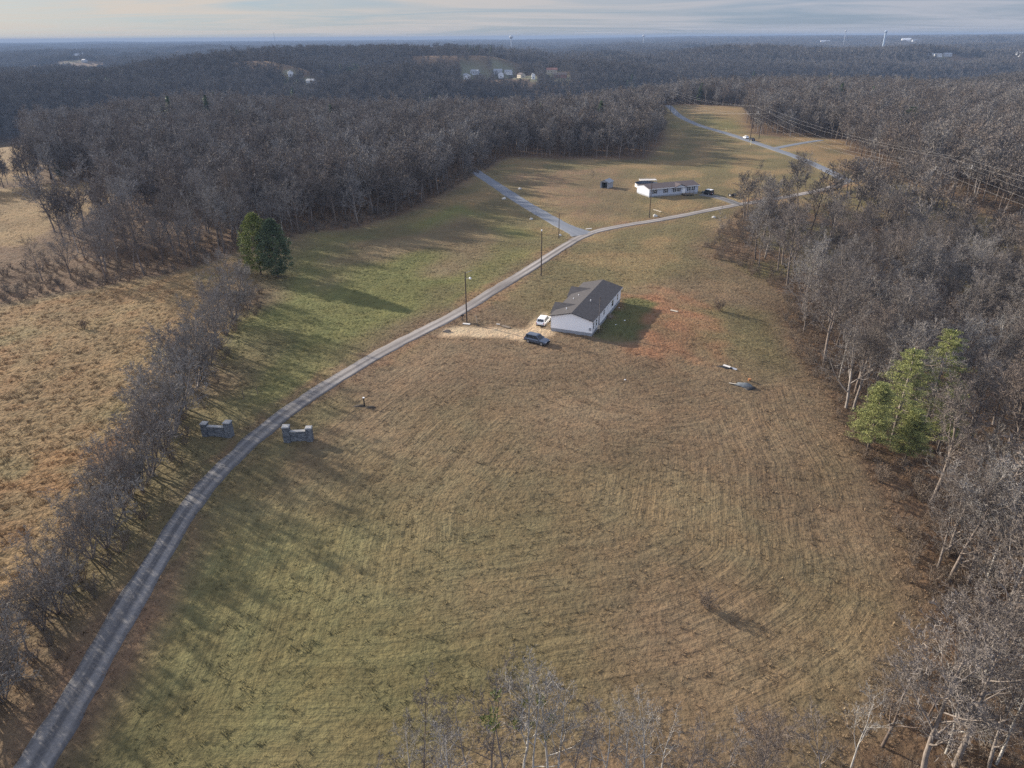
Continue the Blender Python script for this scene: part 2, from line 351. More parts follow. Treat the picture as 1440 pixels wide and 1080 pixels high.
M['black_paint'] = pmat('black_car_paint', (.018, .018, .02), .25, spec=.5)
M['lamp'] = pmat('clear_lamp', (.7, .7, .68), .2); M['red'] = pmat('red_lamp', (.35, .02, .02), .3)
M['wire'] = pmat('aluminium_wire', (.34, .33, .33), .6, (.28, .27, .27))
M['brick'] = pmat('red_brick', (.25, .12, .09), .9, (.20, .095, .075), 3)
M['tan_siding'] = pmat('tan_siding', (.50, .44, .35), .7)
M['grey_roof'] = pmat('grey_roofing', (.28, .29, .31), .8, (.22, .23, .25))
M['ground'] = ground_mat()
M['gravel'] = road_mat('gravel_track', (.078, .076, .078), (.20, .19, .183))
M['asphalt'] = road_mat('blue_gravel', (.13, .142, .165), (.20, .208, .23), False)
def stone_mat():
    m, nt, b = newmat('grey_fieldstone'); L = nt.links.new; b.inputs['Roughness'].default_value = .9
    tc = N(nt, 'ShaderNodeTexCoord'); mp = N(nt, 'ShaderNodeMapping'); mp.inputs['Scale'].default_value = (1, 1, 1.6); L(tc.outputs['Object'], mp.inputs[0])
    vo = N(nt, 'ShaderNodeTexVoronoi', Scale=3.2); L(mp.outputs[0], vo.inputs['Vector'])
    ve = N(nt, 'ShaderNodeTexVoronoi', Scale=3.2, feature='DISTANCE_TO_EDGE'); L(mp.outputs[0], ve.inputs['Vector'])
    sp = N(nt, 'ShaderNodeSeparateColor'); L(vo.outputs['Color'], sp.inputs[0])
    rp = N(nt, 'ShaderNodeValToRGB'); L(sp.outputs[0], rp.inputs[0]); e = rp.color_ramp.elements
    e[0].color = (.08, .09, .105, 1); e[1].color = (.19, .20, .21, 1)
    rj = N(nt, 'ShaderNodeValToRGB'); L(ve.outputs[0], rj.inputs[0]); q = rj.color_ramp.elements
    q[0].position = .02; q[0].color = (.3, .3, .3, 1); q[1].position = .07; q[1].color = (1, 1, 1, 1)
    mu = N(nt, 'ShaderNodeVectorMath', operation='MULTIPLY'); L(rp.outputs[0], mu.inputs[0]); L(rj.outputs[0], mu.inputs[1]); L(mu.outputs[0], b.inputs['Base Color'])
    bp = N(nt, 'ShaderNodeBump', Strength=.7, Distance=.04); L(rj.outputs[0], bp.inputs['Height']); L(bp.outputs[0], b.inputs['Normal'])
    return m
M['stone'] = stone_mat()

# ------------------------------------------------------------------ ground
def axis(lo, hi, step, far_lo, far_hi, g=1.045):
    a = list(np.arange(lo, hi + step / 2, step)); s = step; x = hi
    while x < far_hi: s *= g; x += s; a.append(x)
    s = step; x = lo; pre = []
    while x > far_lo: s *= g; x -= s; pre.append(x)
    return np.array(pre[::-1] + a)
def fnoise(x, y, lam, seed):
    r = np.random.default_rng(seed); s = 0
    for i in range(9):
        a = r.uniform(0, 6.28); l = lam * r.uniform(.5, 1.6); s = s + np.sin((x * math.cos(a) + y * math.sin(a)) * 6.283 / l + r.uniform(0, 6.28) + .8 * np.sin((x * math.sin(a) - y * math.cos(a)) * 6.283 / (l * 1.7)))
    return s / 3.0
C_ = {'field': (.142, .100, .063), 'olive': (.132, .110, .055), 'green': (.115, .114, .042), 'tan': (.185, .126, .066), 'rust': (.19, .106, .05), 'leaf': (.115, .075, .048),
      'orange': (.205, .108, .062), 'drive': (.40, .30, .20), 'straw': (.21, .165, .085), 'soil': (.15, .092, .062), 'lawn': (.065, .080, .028), 'pasture': (.135, .13, .082)}  # lawn green includes the shade cast by the house
def cover(x, y):
    """what grows where: base colour of the ground (mown hay, lawn with painted house shade, bare soil, leaf litter)"""
    n1 = fnoise(x, y, 26, 1); n2 = fnoise(x, y, 60, 2); n3 = fnoise(x, y, 9, 3)
    col = np.empty(x.shape + (3,)); col[:] = C_['leaf']
    def mixin(name, w):
        w = np.clip(w, 0, 1)[..., None]; col[:] = col * (1 - w) + np.array(C_[name]) * w
    dc = sdist(x, y, CLEAR); wob = n3 * .9 + n1 * .6
    mixin('field', sst(-2, 2, dc + wob))
    mixin('tan', sst(-3, 3, sdist(x, y, LEFT1) + wob)); mixin('tan', sst(-3, 3, sdist(x, y, LEFT2) + wob))
    mixin('olive', sst(-.6, .9, n2) * sst(0, 6, dc) * .8)
    far = sst(140, 190, y) * sst(0, 8, dc)
    mixin('olive', far * .75); mixin('tan', far * sst(0, 1.0, n1 + .4) * .7)
    dg = sdist(x, y, GREEN); mixin('green', sst(-6, 10, dg + 4 * n1) * .95)
    mixin('field', sst(2, 14, dg) * sst(150, 190, y + 14 * n1) * .8)
    df = sdist(x, y, FIELD); mixin('field', sst(0, 8, df + 3 * n1) * .9)
    mixin('olive', sst(0, 5, df) * (sst(24, -20, x + 6 * n1) * sst(100, 60, y + 8 * n2) * 1.0)); mixin('green', sst(0, 5, df) * (sst(0, -22, x + 6 * n1) * sst(90, 55, y + 8 * n2) * .28))
    mixin('olive', sst(2, 9, df) * sst(.5, 1.4, n2) * .3)
    mixin('straw', sst(1, 4, df) * sst(14, 9, df) * sst(0, 60, x) * sst(70, 40, y) * .45)
    dl = sdist(x, y, LFIELD); mixin('tan', sst(-3, 4, dl + 2 * n1)); mixin('olive', sst(0, 8, dl) * sst(.1, 1.2, n1 - .4 * n2) * .55); mixin('rust', sst(0, 4, dl) * sst(.2, 1.3, n2 + .6 * n3) * .5)
    mixin('rust', sst(9, 2, segdist(x, y, [(-66, 62), (-60, 75), (-57, 84)])) * sst(-.8, .4, n3) * .8)
    mixin('tan', sst(-6, 10, sdist(x, y, FARTAN) + 6 * n1) * .9); mixin('rust', sst(0, 10, sdist(x, y, FARTAN)) * sst(.2, 1.2, n1) * .35)
    mixin('green', np.exp(-(((x - 160) / 60) ** 2 + ((y - 470) / 50) ** 2)) * sst(0, 10, dc) * .7)
    mixin('olive', sst(-4, 3, sdist(x, y, GROVE_PX) + wob) * sst(.9, -.9, n1) * .9)
    dy_ = sdist(x, y, YARD); mixin('field', sst(-6, 10, dy_) * .6); mixin('soil', sst(0, 8, dy_) * sst(.0, 1.0, n3 + n1) * .35)
    for q, hw in SPOT_AT: D = math.hypot(q.x, q.y); al = (x * q.x + y * q.y) / D; ac = np.abs(x * q.y - y * q.x) / D; mixin('pasture', sst(hw * 1.2, hw * .7, ac + n3) * sst(50, 20, np.abs(al - D)))
    # beside the roads: reddish turned soil and dead grass
    dm = segdist(x, y, ROADS['main'][0]); mixin('soil', sst(4.6, 2.0, dm + .8 * n3) * .6 * sst(-1.4, .6, n1 + n3)); mixin('orange', sst(4.2, 2.4, np.abs(dm - 2.2) + 1.2 + n3) * sst(.7, 1.6, n1 + .4) * .28)
    for k in ('side', 'far', 'spur', 'drive'): mixin('straw', sst(5, 2.5, segdist(x, y, ROADS[k][0]) + n3) * .45)
    do = sdist(x, y, ORANGE); mixin('orange', sst(-6, 4, do + 1.6 * n3 + 1.5 * n1) * (.72 + .25 * np.clip(n3 + n1, -1, 1)))
    mixin('drive', sst(-1.4, .8, sdist(x, y, TAN) + .4 * n3) * .95)
    # lawn behind the house, its green darkened with the house's painted cast shadow
    hd = segdist(x, y, [(19.5, 124), (26.5, 141)]); mixin('lawn', sst(5.0, 2.0, hd + .9 * n3) * .75)
    return np.clip(col * (1 + .10 * np.clip(n1, -1.5, 1.5))[..., None], .01, 1)
xs = axis(-165, 165, .6, -14000, 14000); ys = axis(22, 330, .6, -500, 14000)
GX, GY = np.meshgrid(xs, ys)
GH = HT(GX, GY); dcG = sdist(GX, GY, CLEAR)
mainD = np.minimum.reduce([segdist(GX, GY, ROADS[k][0]) - ROADS[k][1] / 2 for k in ROADS])
dlG = sdist(GX, GY, LFIELD)
rank = np.clip(sst(-2, 5, dlG) + .6 * sst(3, -4, dcG), 0, 1)
# tufts: small real unevenness of the sward, none under the roads
tuf = .05 * fnoise(GX, GY, 1.9, 11) * (1 + 1.6 * rank) + .05 * fnoise(GX, GY, 4.3, 12)
Gz = GH + tuf * sst(.3, 1.2, mainD) * sst(420, 250, np.hypot(GX, GY)) - .03 * sst(1.0, .2, mainD)
nx, ny = len(xs), len(ys); idx = np.arange(nx * ny).reshape(ny, nx)
F4 = np.stack([idx[:-1, :-1], idx[:-1, 1:], idx[1:, 1:], idx[1:, :-1]], -1).reshape(-1, 4)
gme = mesh_np('ground', np.stack([GX, GY, Gz], -1).reshape(-1, 3), None, F4, True)
cc = cover(GX.ravel(), GY.ravel())
at_ = gme.attributes.new('cover', 'FLOAT_COLOR', 'POINT'); at_.data.foreach_set('color', np.concatenate([cc, np.ones((len(cc), 1))], 1).astype(np.float32).ravel())
a2 = gme.attributes.new('rows', 'FLOAT', 'POINT'); a2.data.foreach_set('value', np.maximum(0, sdist(GX, GY, FIELD)).astype(np.float32).ravel())
a3 = gme.attributes.new('rank', 'FLOAT', 'POINT'); a3.data.foreach_set('value', rank.astype(np.float32).ravel())
ground = link('ground', gme, M['ground']); tag(ground, kind='structure')

# ------------------------------------------------------------------ roads
def smooth_line(pts, step=1.0):
    p = np.array(pts)
    for _ in range(3):
        q = [p[0]]
        for a, b in zip(p[:-1], p[1:]): q += [a * .75 + b * .25, a * .25 + b * .75]
        q.append(p[-1]); p = np.array(q)
    s = np.concatenate([[0], np.cumsum(np.hypot(*np.diff(p, axis=0).T))]); t = np.arange(0, s[-1], step)
    return np.stack([np.interp(t, s, p[:, 0]), np.interp(t, s, p[:, 1])], -1), t
def road(name, key, m, lift, endflare=0, label=None):
    pts, t = smooth_line(ROADS[key][0]); w = ROADS[key][1] / 2
    d = np.gradient(pts, axis=0); d /= np.linalg.norm(d, axis=1)[:, None]; nrm = np.stack([-d[:, 1], d[:, 0]], -1)
    us = np.array([-1.12, -1, -.8, -.5, -.25, 0, .25, .5, .8, 1, 1.12]); V = []; UV = []
    fl = 1 + endflare * np.exp(-(t[-1] - t) / 5.0)
    r = np.random.default_rng(5)
    jl = np.convolve(r.normal(0, .16, len(t) + 6), np.ones(3) / 3, 'same')[3:-3] ; jr = np.convolve(r.normal(0, .16, len(t) + 6), np.ones(3) / 3, 'same')[3:-3]
    for u in us:
        j = (jl if u < 0 else jr) * (abs(u) > .9)
        q = pts + nrm * ((u * w * fl) + np.sign(u) * j)[:, None]
        z = HT(q[:, 0], q[:, 1]) + lift + .05 * (1 - u * u) - (.10 if abs(u) > 1.05 else 0) - .02 * math.exp(-((abs(u) - .52) / .2) ** 2)
        V.append(np.stack([q[:, 0], q[:, 1], z], -1)); UV.append(np.stack([np.full(len(t), u), t], -1))
    n, k = len(t), len(us); V = np.concatenate(V); UV = np.concatenate(UV); ix = np.arange(n * k).reshape(k, n)
    F = np.stack([ix[:-1, :-1], ix[:-1, 1:], ix[1:, 1:], ix[1:, :-1]], -1).reshape(-1, 4)[:, ::-1]
    me = mesh_np(name, V, None, F, True); ul = me.uv_layers.new(name='UVMap'); li = np.zeros(len(me.loops), np.int32); me.loops.foreach_get('vertex_index', li)
    ul.data.foreach_set('uv', UV[li].astype(np.float32).ravel())
    return tag(link(name, me, m), label, kind='structure')
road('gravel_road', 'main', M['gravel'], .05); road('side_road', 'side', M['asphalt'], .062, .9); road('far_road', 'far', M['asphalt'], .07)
road('spur_road', 'spur', M['asphalt'], .058, .0); road('driveway', 'drive', M['gravel'], .064, .3)

# ------------------------------------------------------------------ trees
def norm3(a):
    l = math.sqrt(a[0] * a[0] + a[1] * a[1] + a[2] * a[2]) or 1; return (a[0] / l, a[1] / l, a[2] / l)
class Tree:
    def __init__(s, seed): s.r = random.Random(seed); s.T = MB(); s.V = []; s.F3 = []; s.tips = []
    def strand(s, pts, rad, lev, lim):
        if lev <= lim: s.T.tube(pts, rad, 6 if lev == 0 else 4, False); return
        b = len(s.V); n = len(pts)
        d = norm3(tuple(pts[-1][i] - pts[0][i] for i in range(3)))
        q = s.r.uniform(0, 6.283); a = norm3((math.cos(q), math.sin(q), s.r.uniform(-.6, .6)))
        c = norm3((d[1] * a[2] - d[2] * a[1], d[2] * a[0] - d[0] * a[2], d[0] * a[1] - d[1] * a[0]))
        for i in range(n - 1):
            p, r = pts[i], rad[i]
            s.V.append((p[0] + c[0] * r, p[1] + c[1] * r, p[2] + c[2] * r)); s.V.append((p[0] - c[0] * r, p[1] - c[1] * r, p[2] - c[2] * r))
        s.V.append(tuple(pts[-1]))
        for i in range(n - 2):
            k = b + 2 * i; s.F3 += [(k, k + 1, k + 2), (k + 1, k + 3, k + 2)]
        k = b + 2 * (n - 2); s.F3.append((k, k + 1, k + 2))
    def grow(s, p, d, L, r, lev, cfg):
        R_ = s.r; n = cfg['seg'][lev]; st = L / n; pts = [p]; rad = [r]; wob = cfg['wob'][lev]; up = cfg['up'][lev]; rmin = cfg['rmin']; dirs = [d]
        for i in range(n):
            d = norm3((d[0] + R_.gauss(0, wob), d[1] + R_.gauss(0, wob), d[2] + R_.gauss(0, wob) + up)); p = (p[0] + d[0] * st, p[1] + d[1] * st, p[2] + d[2] * st)
            pts.append(p); rad.append(max(rmin, r * (1 - .8 * (i + 1) / n))); dirs.append(d)
        s.strand(pts, rad, lev, cfg['lim'])
        if lev >= cfg['max']: s.tips.append(p); return
        nc = cfg['n'][lev]; nc = max(1, int(nc * R_.uniform(.75, 1.25) + .5)); az = R_.uniform(0, 6.28)
        for k in range(nc):
            t = cfg['t0'][lev] + (1 - cfg['t0'][lev]) * ((k + R_.random()) / nc); t = min(t, .999); i = int(t * n); f = t * n - i
            q = tuple(pts[i][j] * (1 - f) + pts[i + 1][j] * f for j in range(3)); dd = dirs[min(i + 1, n)]
            az += 2.4 + R_.gauss(0, .5); ang = R(R_.uniform(*cfg['ang'][lev]))
            a = norm3((dd[1], -dd[0], .01)) if abs(dd[2]) < .98 else (1, 0, 0); b = (dd[1] * a[2] - dd[2] * a[1], dd[2] * a[0] - dd[0] * a[2], dd[0] * a[1] - dd[1] * a[0])
            ca, sa, cz, sz = math.cos(ang), math.sin(ang), math.cos(az), math.sin(az)
            nd = norm3(tuple(dd[j] * ca + (a[j] * cz + b[j] * sz) * sa for j in range(3)))
            ln = L * cfg['ratio'][lev] * (1 - cfg['fall'][lev] * t) * R_.uniform(.7, 1.2)
            s.grow(q, nd, ln, max(rmin, (r * (1 - .8 * t)) * cfg['rr'][lev]), lev + 1, cfg)
    def meshes(s, name):
        tm = bpy.data.meshes.new(name + '_trunk'); tm.from_pydata(s.T.v, [], s.T.f)
        tm.polygons.foreach_set('use_smooth', [True] * len(tm.polygons))
        cm = mesh_np(name + '_crown', s.V, s.F3); return tm, cm
def cfg_tree(h, spread=1.0, clear=.35, dens=1.0, rmin=.013, mx=4, lim=1, rt=None):
    return dict(seg=[7, 5, 4, 3, 2], wob=[.05, .10, .14, .18, .2], up=[.04, .10, .07, .05, .04], rmin=rmin, max=mx, lim=lim, n=[int(11 * dens + .5), int(7 * dens + .5), int(6 * dens + .5), int(6 * dens + .5), 0],
                t0=[clear, .25, .15, .1, 0], ang=[(25, 62), (25, 60), (25, 60), (20, 60), (20, 50)], ratio=[.52 * spread, .55, .55, .55, .5], fall=[.55, .45, .4, .3, .2], rr=[.62, .6, .55, .55, .5])
def bare(seed, h, rk=.0125, **kw):
    t = Tree(seed); c = cfg_tree(h, **kw); lean = t.r.uniform(-.07, .07)
    t.grow((0, 0, -.3), norm3((lean, t.r.uniform(-.07, .07), 1)), h * .8, h * rk + .03, 0, c); return t
def multi(seed, h, stems, **kw):
    t = Tree(seed); c = cfg_tree(h, **kw)
    for k in range(stems):
        a = 6.283 * k / stems + t.r.uniform(-.4, .4); l = t.r.uniform(.25, .6)
        t.grow((.12 * math.cos(a), .12 * math.sin(a), -.15), norm3((l * math.cos(a), l * math.sin(a), 1)), h * t.r.uniform(.6, .9), h * .01 + .015, 0, c)
    return t
NEAR = []   # (kind, trunk mesh, crown mesh)
def proto(kind, t, bark='bark', twig='twig'):
    a, b = t.meshes(kind); a.materials.append(M[bark]); b.materials.append(M[twig]); return (a, b)
PT = {}
PT['tall'] = [proto('tall', bare(100 + i, 17, spread=1.05, clear=.34, dens=1.3, rmin=.015)) for i in range(4)]
PT['round'] = [proto('round', bare(200 + i, 13, spread=1.3, clear=.22, dens=1.15, rmin=.014)) for i in range(3)]
PT['pale'] = [proto('pale', bare(300 + i, 14, rk=.0065, spread=.95, clear=.28, dens=.85), 'pale', 'pale_twig') for i in range(3)]
PT['thin'] = [proto('thin', bare(400 + i, 11, rk=.0055, spread=.75, clear=.22, dens=.85)) for i in range(3)]
PT['hedge'] = [proto('hedge', multi(500 + i, 8.5, 4, spread=1.0, clear=.15, dens=.88, rmin=.016), 'bark', 'hedge_twig') for i in range(3)]
PT['bush'] = [proto('bush', multi(600 + i, 2.6, 7, spread=.9, clear=.1, dens=.9, rmin=.014, mx=3), 'brush', 'brush') for i in range(2)]
HGT = {'tall': 17, 'round': 13, 'pale': 14, 'thin': 11, 'hedge': 8.5, 'bush': 2.6}
def lowtree(seed, h, dens, rmin, **kw):
    t = bare(seed, h, dens=dens, rmin=rmin, mx=3, lim=0, **kw); me = mesh_np('woodland_tree', *_join(t)); me.materials.append(M['bark']); me.materials.append(M['twig'])
    k = sum(len(f) - 2 for f in t.T.f) if False else len(t.T.f)
    mi = np.ones(len(me.polygons), np.int32); mi[len(t.F3):] = 0; me.polygons.foreach_set('material_index', mi); return me
def _join(t):
    b = len(t.V); return (t.V + t.T.v, t.F3, [tuple(b + i for i in f) for f in t.T.f])
def far_patch(seed, size, n, blades, bw):
    """a stretch of leafless canopy seen from kilometres away: real domed crowns of upright sprays on stems"""
    r = np.random.default_rng(seed); V = []; F = []; g = int(math.sqrt(n)); st = size / g
    for i in range(g):
        for j in range(g):
            cx = (i + .5 + r.uniform(-.4, .4)) * st - size / 2; cy = (j + .5 + r.uniform(-.4, .4)) * st - size / 2; hh = r.uniform(12, 19); cr = r.uniform(.55, .8) * st
            for k in range(blades):
                a = r.uniform(0, 6.283); q = math.sqrt(r.random()); x = cx + cr * q * math.cos(a); y = cy + cr * q * math.sin(a); zt = hh * (1 - .35 * q * q) * r.uniform(.9, 1.05); zb = zt * r.uniform(.35, .75)
                b = r.uniform(0, 6.283); w = bw * r.uniform(.5, 1.3); o = len(V)
                lx, ly = cr * .35 * math.cos(a), cr * .35 * math.sin(a)
                V += [(x - lx + w * math.cos(b), y - ly + w * math.sin(b), zb), (x - lx - w * math.cos(b), y - ly - w * math.sin(b), zb), (x, y, zt)]; F.append((o, o + 1, o + 2))
                V += [(x - lx - lx + .25, y - ly, -1), (x - lx * 2 - .25, y - ly, -1)]; F.append((o + 3, o + 4, o + 2)) if k % 5 == 0 else None
    me = mesh_np('canopy', V, F); me.materials.append(M['far_twig_shaded']); return me
def blades(r, V, F, c, n, rad, size, flat=.5, up=.3):
    for _ in range(n):
        d = (r.gauss(0, 1), r.gauss(0, 1), r.gauss(0, flat)); d = norm3(d); q = rad * r.random() ** .4
        p = (c[0] + d[0] * q, c[1] + d[1] * q, c[2] + d[2] * q * .6); s = size * r.uniform(.6, 1.3)
        t = norm3((d[0] + r.gauss(0, .5), d[1] + r.gauss(0, .5), d[2] + up + r.gauss(0, .4))); w = norm3((r.gauss(0, 1), r.gauss(0, 1), r.gauss(0, .5)))
        b = len(V); V += [(p[0] - w[0] * s * .3, p[1] - w[1] * s * .3, p[2] - w[2] * s * .3), (p[0] + w[0] * s * .3, p[1] + w[1] * s * .3, p[2] + w[2] * s * .3), (p[0] + t[0] * s, p[1] + t[1] * s, p[2] + t[2] * s)]; F.append((b, b + 1, b + 2))
def far_pine(seed, h):
    r = random.Random(seed); V = []; F = []
    for k in range(150):
        t = r.random(); blades(r, V, F, (0, 0, h * (.25 + .72 * t)), 1, .1, .1); V[-3:] = []; F.pop()
        a = r.uniform(0, 6.28); q = (1 - t) ** .7 * h * .22 * r.uniform(.4, 1.1) + .3; z = h * (.25 + .72 * t); w = .7; b = len(V)
        V += [(0, 0, z + .6), (q * math.cos(a) - w * math.sin(a), q * math.sin(a) + w * math.cos(a), z - .1), (q * math.cos(a) + w * math.sin(a), q * math.sin(a) - w * math.cos(a), z + .2)]; F.append((b, b + 1, b + 2))
    b = len(V); V += [(-.25, 0, -1), (.25, 0, -1), (0, 0, h)]; F.append((b, b + 1, b + 2)); me = mesh_np('woodland_pine', V, F); me.materials.append(M['pine_dark']); return me
def place(name, protos_, x, y, rz, s, lab=None, cat='tree', grp=None, z=None):
    o = empty(name, (x, y, Hs(x, y) if z is None else z), rz, s)
    for nm, me in zip(('trunk', 'crown'), protos_):
        c = bpy.data.objects.new(nm, me); COL.objects.link(c); c.parent = o
    return tag(o, lab, cat, grp)

# -- geometry-node scatter (for what nobody would count)
def scatter(name, pts, rot, scl, idx_, meshes, label, tilt=None, col=None):
    me = bpy.data.meshes.new(name); me.vertices.add(len(pts)); me.vertices.foreach_set('co', np.asarray(pts, np.float32).ravel())
    e = np.zeros((len(pts), 3), np.float32); e[:, 2] = rot
    if tilt is not None: e[:, :2] = tilt
    a = me.attributes.new('turn', 'FLOAT_VECTOR', 'POINT'); a.data.foreach_set('vector', e.ravel())
    a = me.attributes.new('size', 'FLOAT', 'POINT'); a.data.foreach_set('value', np.asarray(scl, np.float32))
    a = me.attributes.new('pick', 'INT', 'POINT'); a.data.foreach_set('value', np.asarray(idx_, np.int32))
    if col is not None:
        a = me.attributes.new('tone', 'FLOAT_COLOR', 'POINT'); a.data.foreach_set('color', np.concatenate([col, np.ones((len(col), 1))], 1).astype(np.float32).ravel())
    src = bpy.data.collections.new(name + '_kinds')
    for i, m_ in enumerate(meshes): src.objects.link(bpy.data.objects.new('kind_%02d' % i, m_))
    o = bpy.data.objects.new(name, me); COL.objects.link(o)
    ng = bpy.data.node_groups.new(name, 'GeometryNodeTree'); ng.interface.new_socket('Geometry', in_out='INPUT', socket_type='NodeSocketGeometry'); ng.interface.new_socket('Geometry', in_out='OUTPUT', socket_type='NodeSocketGeometry')
    n = ng.nodes; L = ng.links.new; gi = n.new('NodeGroupInput'); go = n.new('NodeGroupOutput')
    ci = n.new('GeometryNodeCollectionInfo'); ci.inputs[0].default_value = src; ci.inputs['Separate Children'].default_value = True; ci.inputs['Reset Children'].default_value = True
    ip = n.new('GeometryNodeInstanceOnPoints'); ip.inputs['Pick Instance'].default_value = True
    def attr(nm, t):
        q = n.new('GeometryNodeInputNamedAttribute'); q.data_type = t; q.inputs[0].default_value = nm; return q.outputs[0]
    L(gi.outputs[0], ip.inputs['Points']); L(ci.outputs[0], ip.inputs['Instance']); L(attr('pick', 'INT'), ip.inputs['Instance Index'])
    L(attr('turn', 'FLOAT_VECTOR'), ip.inputs['Rotation']); L(attr('size', 'FLOAT'), ip.inputs['Scale']); L(ip.outputs[0], go.inputs[0])
    md = o.modifiers.new('scatter', 'NODES'); md.node_group = ng
    return tag(o, label, kind='stuff')

# ---- where the woods stand; yards and pastures far off are cleared of trees
def forest_ok(x, y, margin=0.0):
    m = sdist(x, y, CLEAR) < -margin
    for q in (LEFT1, LEFT2): m &= ~inpoly(x, y, q)
    return m
CORRIDOR = P([(1165, 262), (1260, 262), (1440, 335), (1560, 380), (1560, 425), (1440, 378), (1330, 342), (1230, 312), (1150, 292)])
LOWBRUSH = P([(-260, 345), (60, 335), (100, 368), (120, 405), (0, 428), (-260, 460)])
OPENLEFT = P([(20, 300), (260, 300), (270, 380), (60, 415), (20, 380)])
def jitter_grid(x0, x1, y0, y1, st):
    gx, gy = np.meshgrid(np.arange(x0, x1, st), np.arange(y0, y1, st)); gx = gx + RNG.uniform(-.45, .45, gx.shape) * st; gy = gy + RNG.uniform(-.45, .45, gy.shape) * st
    return gx.ravel(), gy.ravel()
def cone(x, y, m=1.0): return (np.abs(x) < .78 * np.maximum(y, 0) + 26 * m)
x, y = jitter_grid(-560, 640, 20, 900, 5.3)
k = cone(x, y) & (forest_ok(x, y, 1.0) | (inpoly(x, y, CORRIDOR) & (RNG.random(len(x)) < .24))) & (np.hypot(x, y) < 900)
k &= np.minimum.reduce([segdist(x, y, ROADS[q][0]) for q in ROADS]) > 3.5
k &= ~inpoly(x, y, LOWBRUSH)
k &= ~(inpoly(x, y, OPENLEFT) & (RNG.random(len(x)) < .8))
k &= ~(inpoly(x, y, GROVE_PX) & (RNG.random(len(x)) < np.where(x > 105, .55, .78)))
PINE_AT = [tuple(at(px, py)[:2]) for px, py in ((1218, 640), (1252, 628), (1300, 606), (1272, 650), (1318, 636))]
for px_, py_ in PINE_AT:
    d_ = math.hypot(px_, py_); fx_, fy_ = px_ / d_, py_ / d_; al = (x - px_) * fx_ + (y - py_) * fy_; ac = np.abs((x - px_) * fy_ - (y - py_) * fx_)
    k &= ~((ac < 3.2) & (al > -11) & (al < 3.5))
x, y = x[k], y[k]
PX, PY, DEP = project(x, y, HT(x, y) + 8)
inv = (PX > -40) & (PX < 1480) & (PY > -40) & (PY < 1150)
# nothing may stand right under the camera's sight of the field's near edge, except the thin trees placed by hand
nearcam = (np.hypot(x, y) < 44) & (x < 40) & (x > -60)
x, y, inv, DEP = x[~nearcam], y[~nearcam], inv[~nearcam], DEP[~nearcam]
order = np.argsort(np.where(inv, np.hypot(x, y), 1e6))
MANUAL_TREES = 86
n_obj = 298 - MANUAL_TREES
sel = order[:n_obj]; rest = order[n_obj:]
rr = random.Random(21)
ROW_LAB = {'tall': 'tall straight bare tree', 'round': 'broad round-crowned bare tree', 'pale': 'bare tree with pale limbs', 'thin': 'slender young bare tree'}
def zone(px, py, x, y):
    if x < -40: return 'in the brushy woods above the left field'
    if py > 830: return 'in the lower right corner of the woods'
    if py > 640: return 'in the right woods below the bright green pines'
    if py > 470: return 'in the woods around the bright green pines'
    if py > 370: return 'in the right woods above the bright green pines'
    if px < 1130: return 'in the grove below the driveway bend'
    return 'in the open grove below the power line'
for i in sel:
    k = rr.choices(['tall', 'round', 'pale', 'thin'], [4, 5, 1.2, 1.6])[0]
    p_ = PT[k][rr.randrange(len(PT[k]))]; px, py, _ = project(x[i], y[i], Hs(x[i], y[i]) + 7)
    z_ = zone(float(px), float(py), x[i], y[i])
    place('bare_tree', p_, x[i], y[i], rr.uniform(0, 6.28), rr.uniform(.8, 1.25), ROW_LAB[k] + ' ' + z_, 'tree', ROW_LAB[k].replace(' tree', ' trees') + ' ' + z_)
# ---- trees placed one by one: hedgerow, grove, foot of the picture
def ptree(kind, px, py, h, lab, grp=None, var=None, rz=None, name='bare_tree', cat='tree'):
    q = at(px, py); v = PT[kind][rr.randrange(len(PT[kind])) if var is None else var]
    LASTTREE[0] = place(name, v, q.x, q.y, rr.uniform(0, 6.28) if rz is None else rz, h / HGT[kind], lab, cat, grp); return LASTTREE[0]
LASTTREE = [None]; FOOT_GREEN = []
HS = 1.3
HEDGE = [(345, 415, 9), (350, 435, 8), (330, 450, 9), (318, 470, 9), (305, 490, 8.5), (295, 512, 8.5), (283, 535, 8), (275, 552, 9.5), (262, 575, 8.5), (250, 592, 7.5), (244, 610, 9), (232, 635, 8.5), (222, 650, 7), (212, 668, 8), (200, 690, 8.5), (186, 700, 7),
         (176, 726, 7.5), (160, 742, 6.5), (150, 770, 6), (130, 785, 6.5), (112, 815, 6), (98, 835, 6.5), (82, 862, 5.5), (60, 885, 6), (38, 915, 6), (25, 950, 6.5), (5, 985, 7), (-15, 1010, 7.5)]
for i, (px, py, h) in enumerate(HEDGE):
    if py < 500: l, g = 'grey bushy bare tree in the upper hedgerow just below the two cedars', 'upper hedgerow trees'
    elif py < 640: l, g = 'bushy bare tree in the hedgerow left of the stone gate walls', 'hedgerow trees by the gate'
    elif py < 800: l, g = 'low bare tree in the hedgerow between the rust-coloured grass and the road', 'hedgerow trees by the rusty grass'
    else: l, g = 'low spreading bare tree in the hedgerow at the lower left, beside the road', 'hedgerow trees at the lower left'
    ptree('hedge' if i % 4 else 'round', px, py, h * HS * rr.uniform(.62, 1.25), l, g)
GROVE = [(1068, 300, 'round', 15, 'round-crowned bare tree standing alone right of the driveway bend, the leftmost of the grove'), (1118, 262, 'tall', 13, 'narrow upright bare tree behind the round-crowned tree by the driveway bend'),
         (1132, 264, 'round', 12, 'vase-shaped bare tree next to the narrow upright one near the far road'), (1062, 365, 'tall', 17, 'tall dark bare tree at the near tip of the grove below the driveway bend'),
         (1100, 372, 'tall', 17, 'tall dark-trunked bare tree second from the near tip of the grove')]
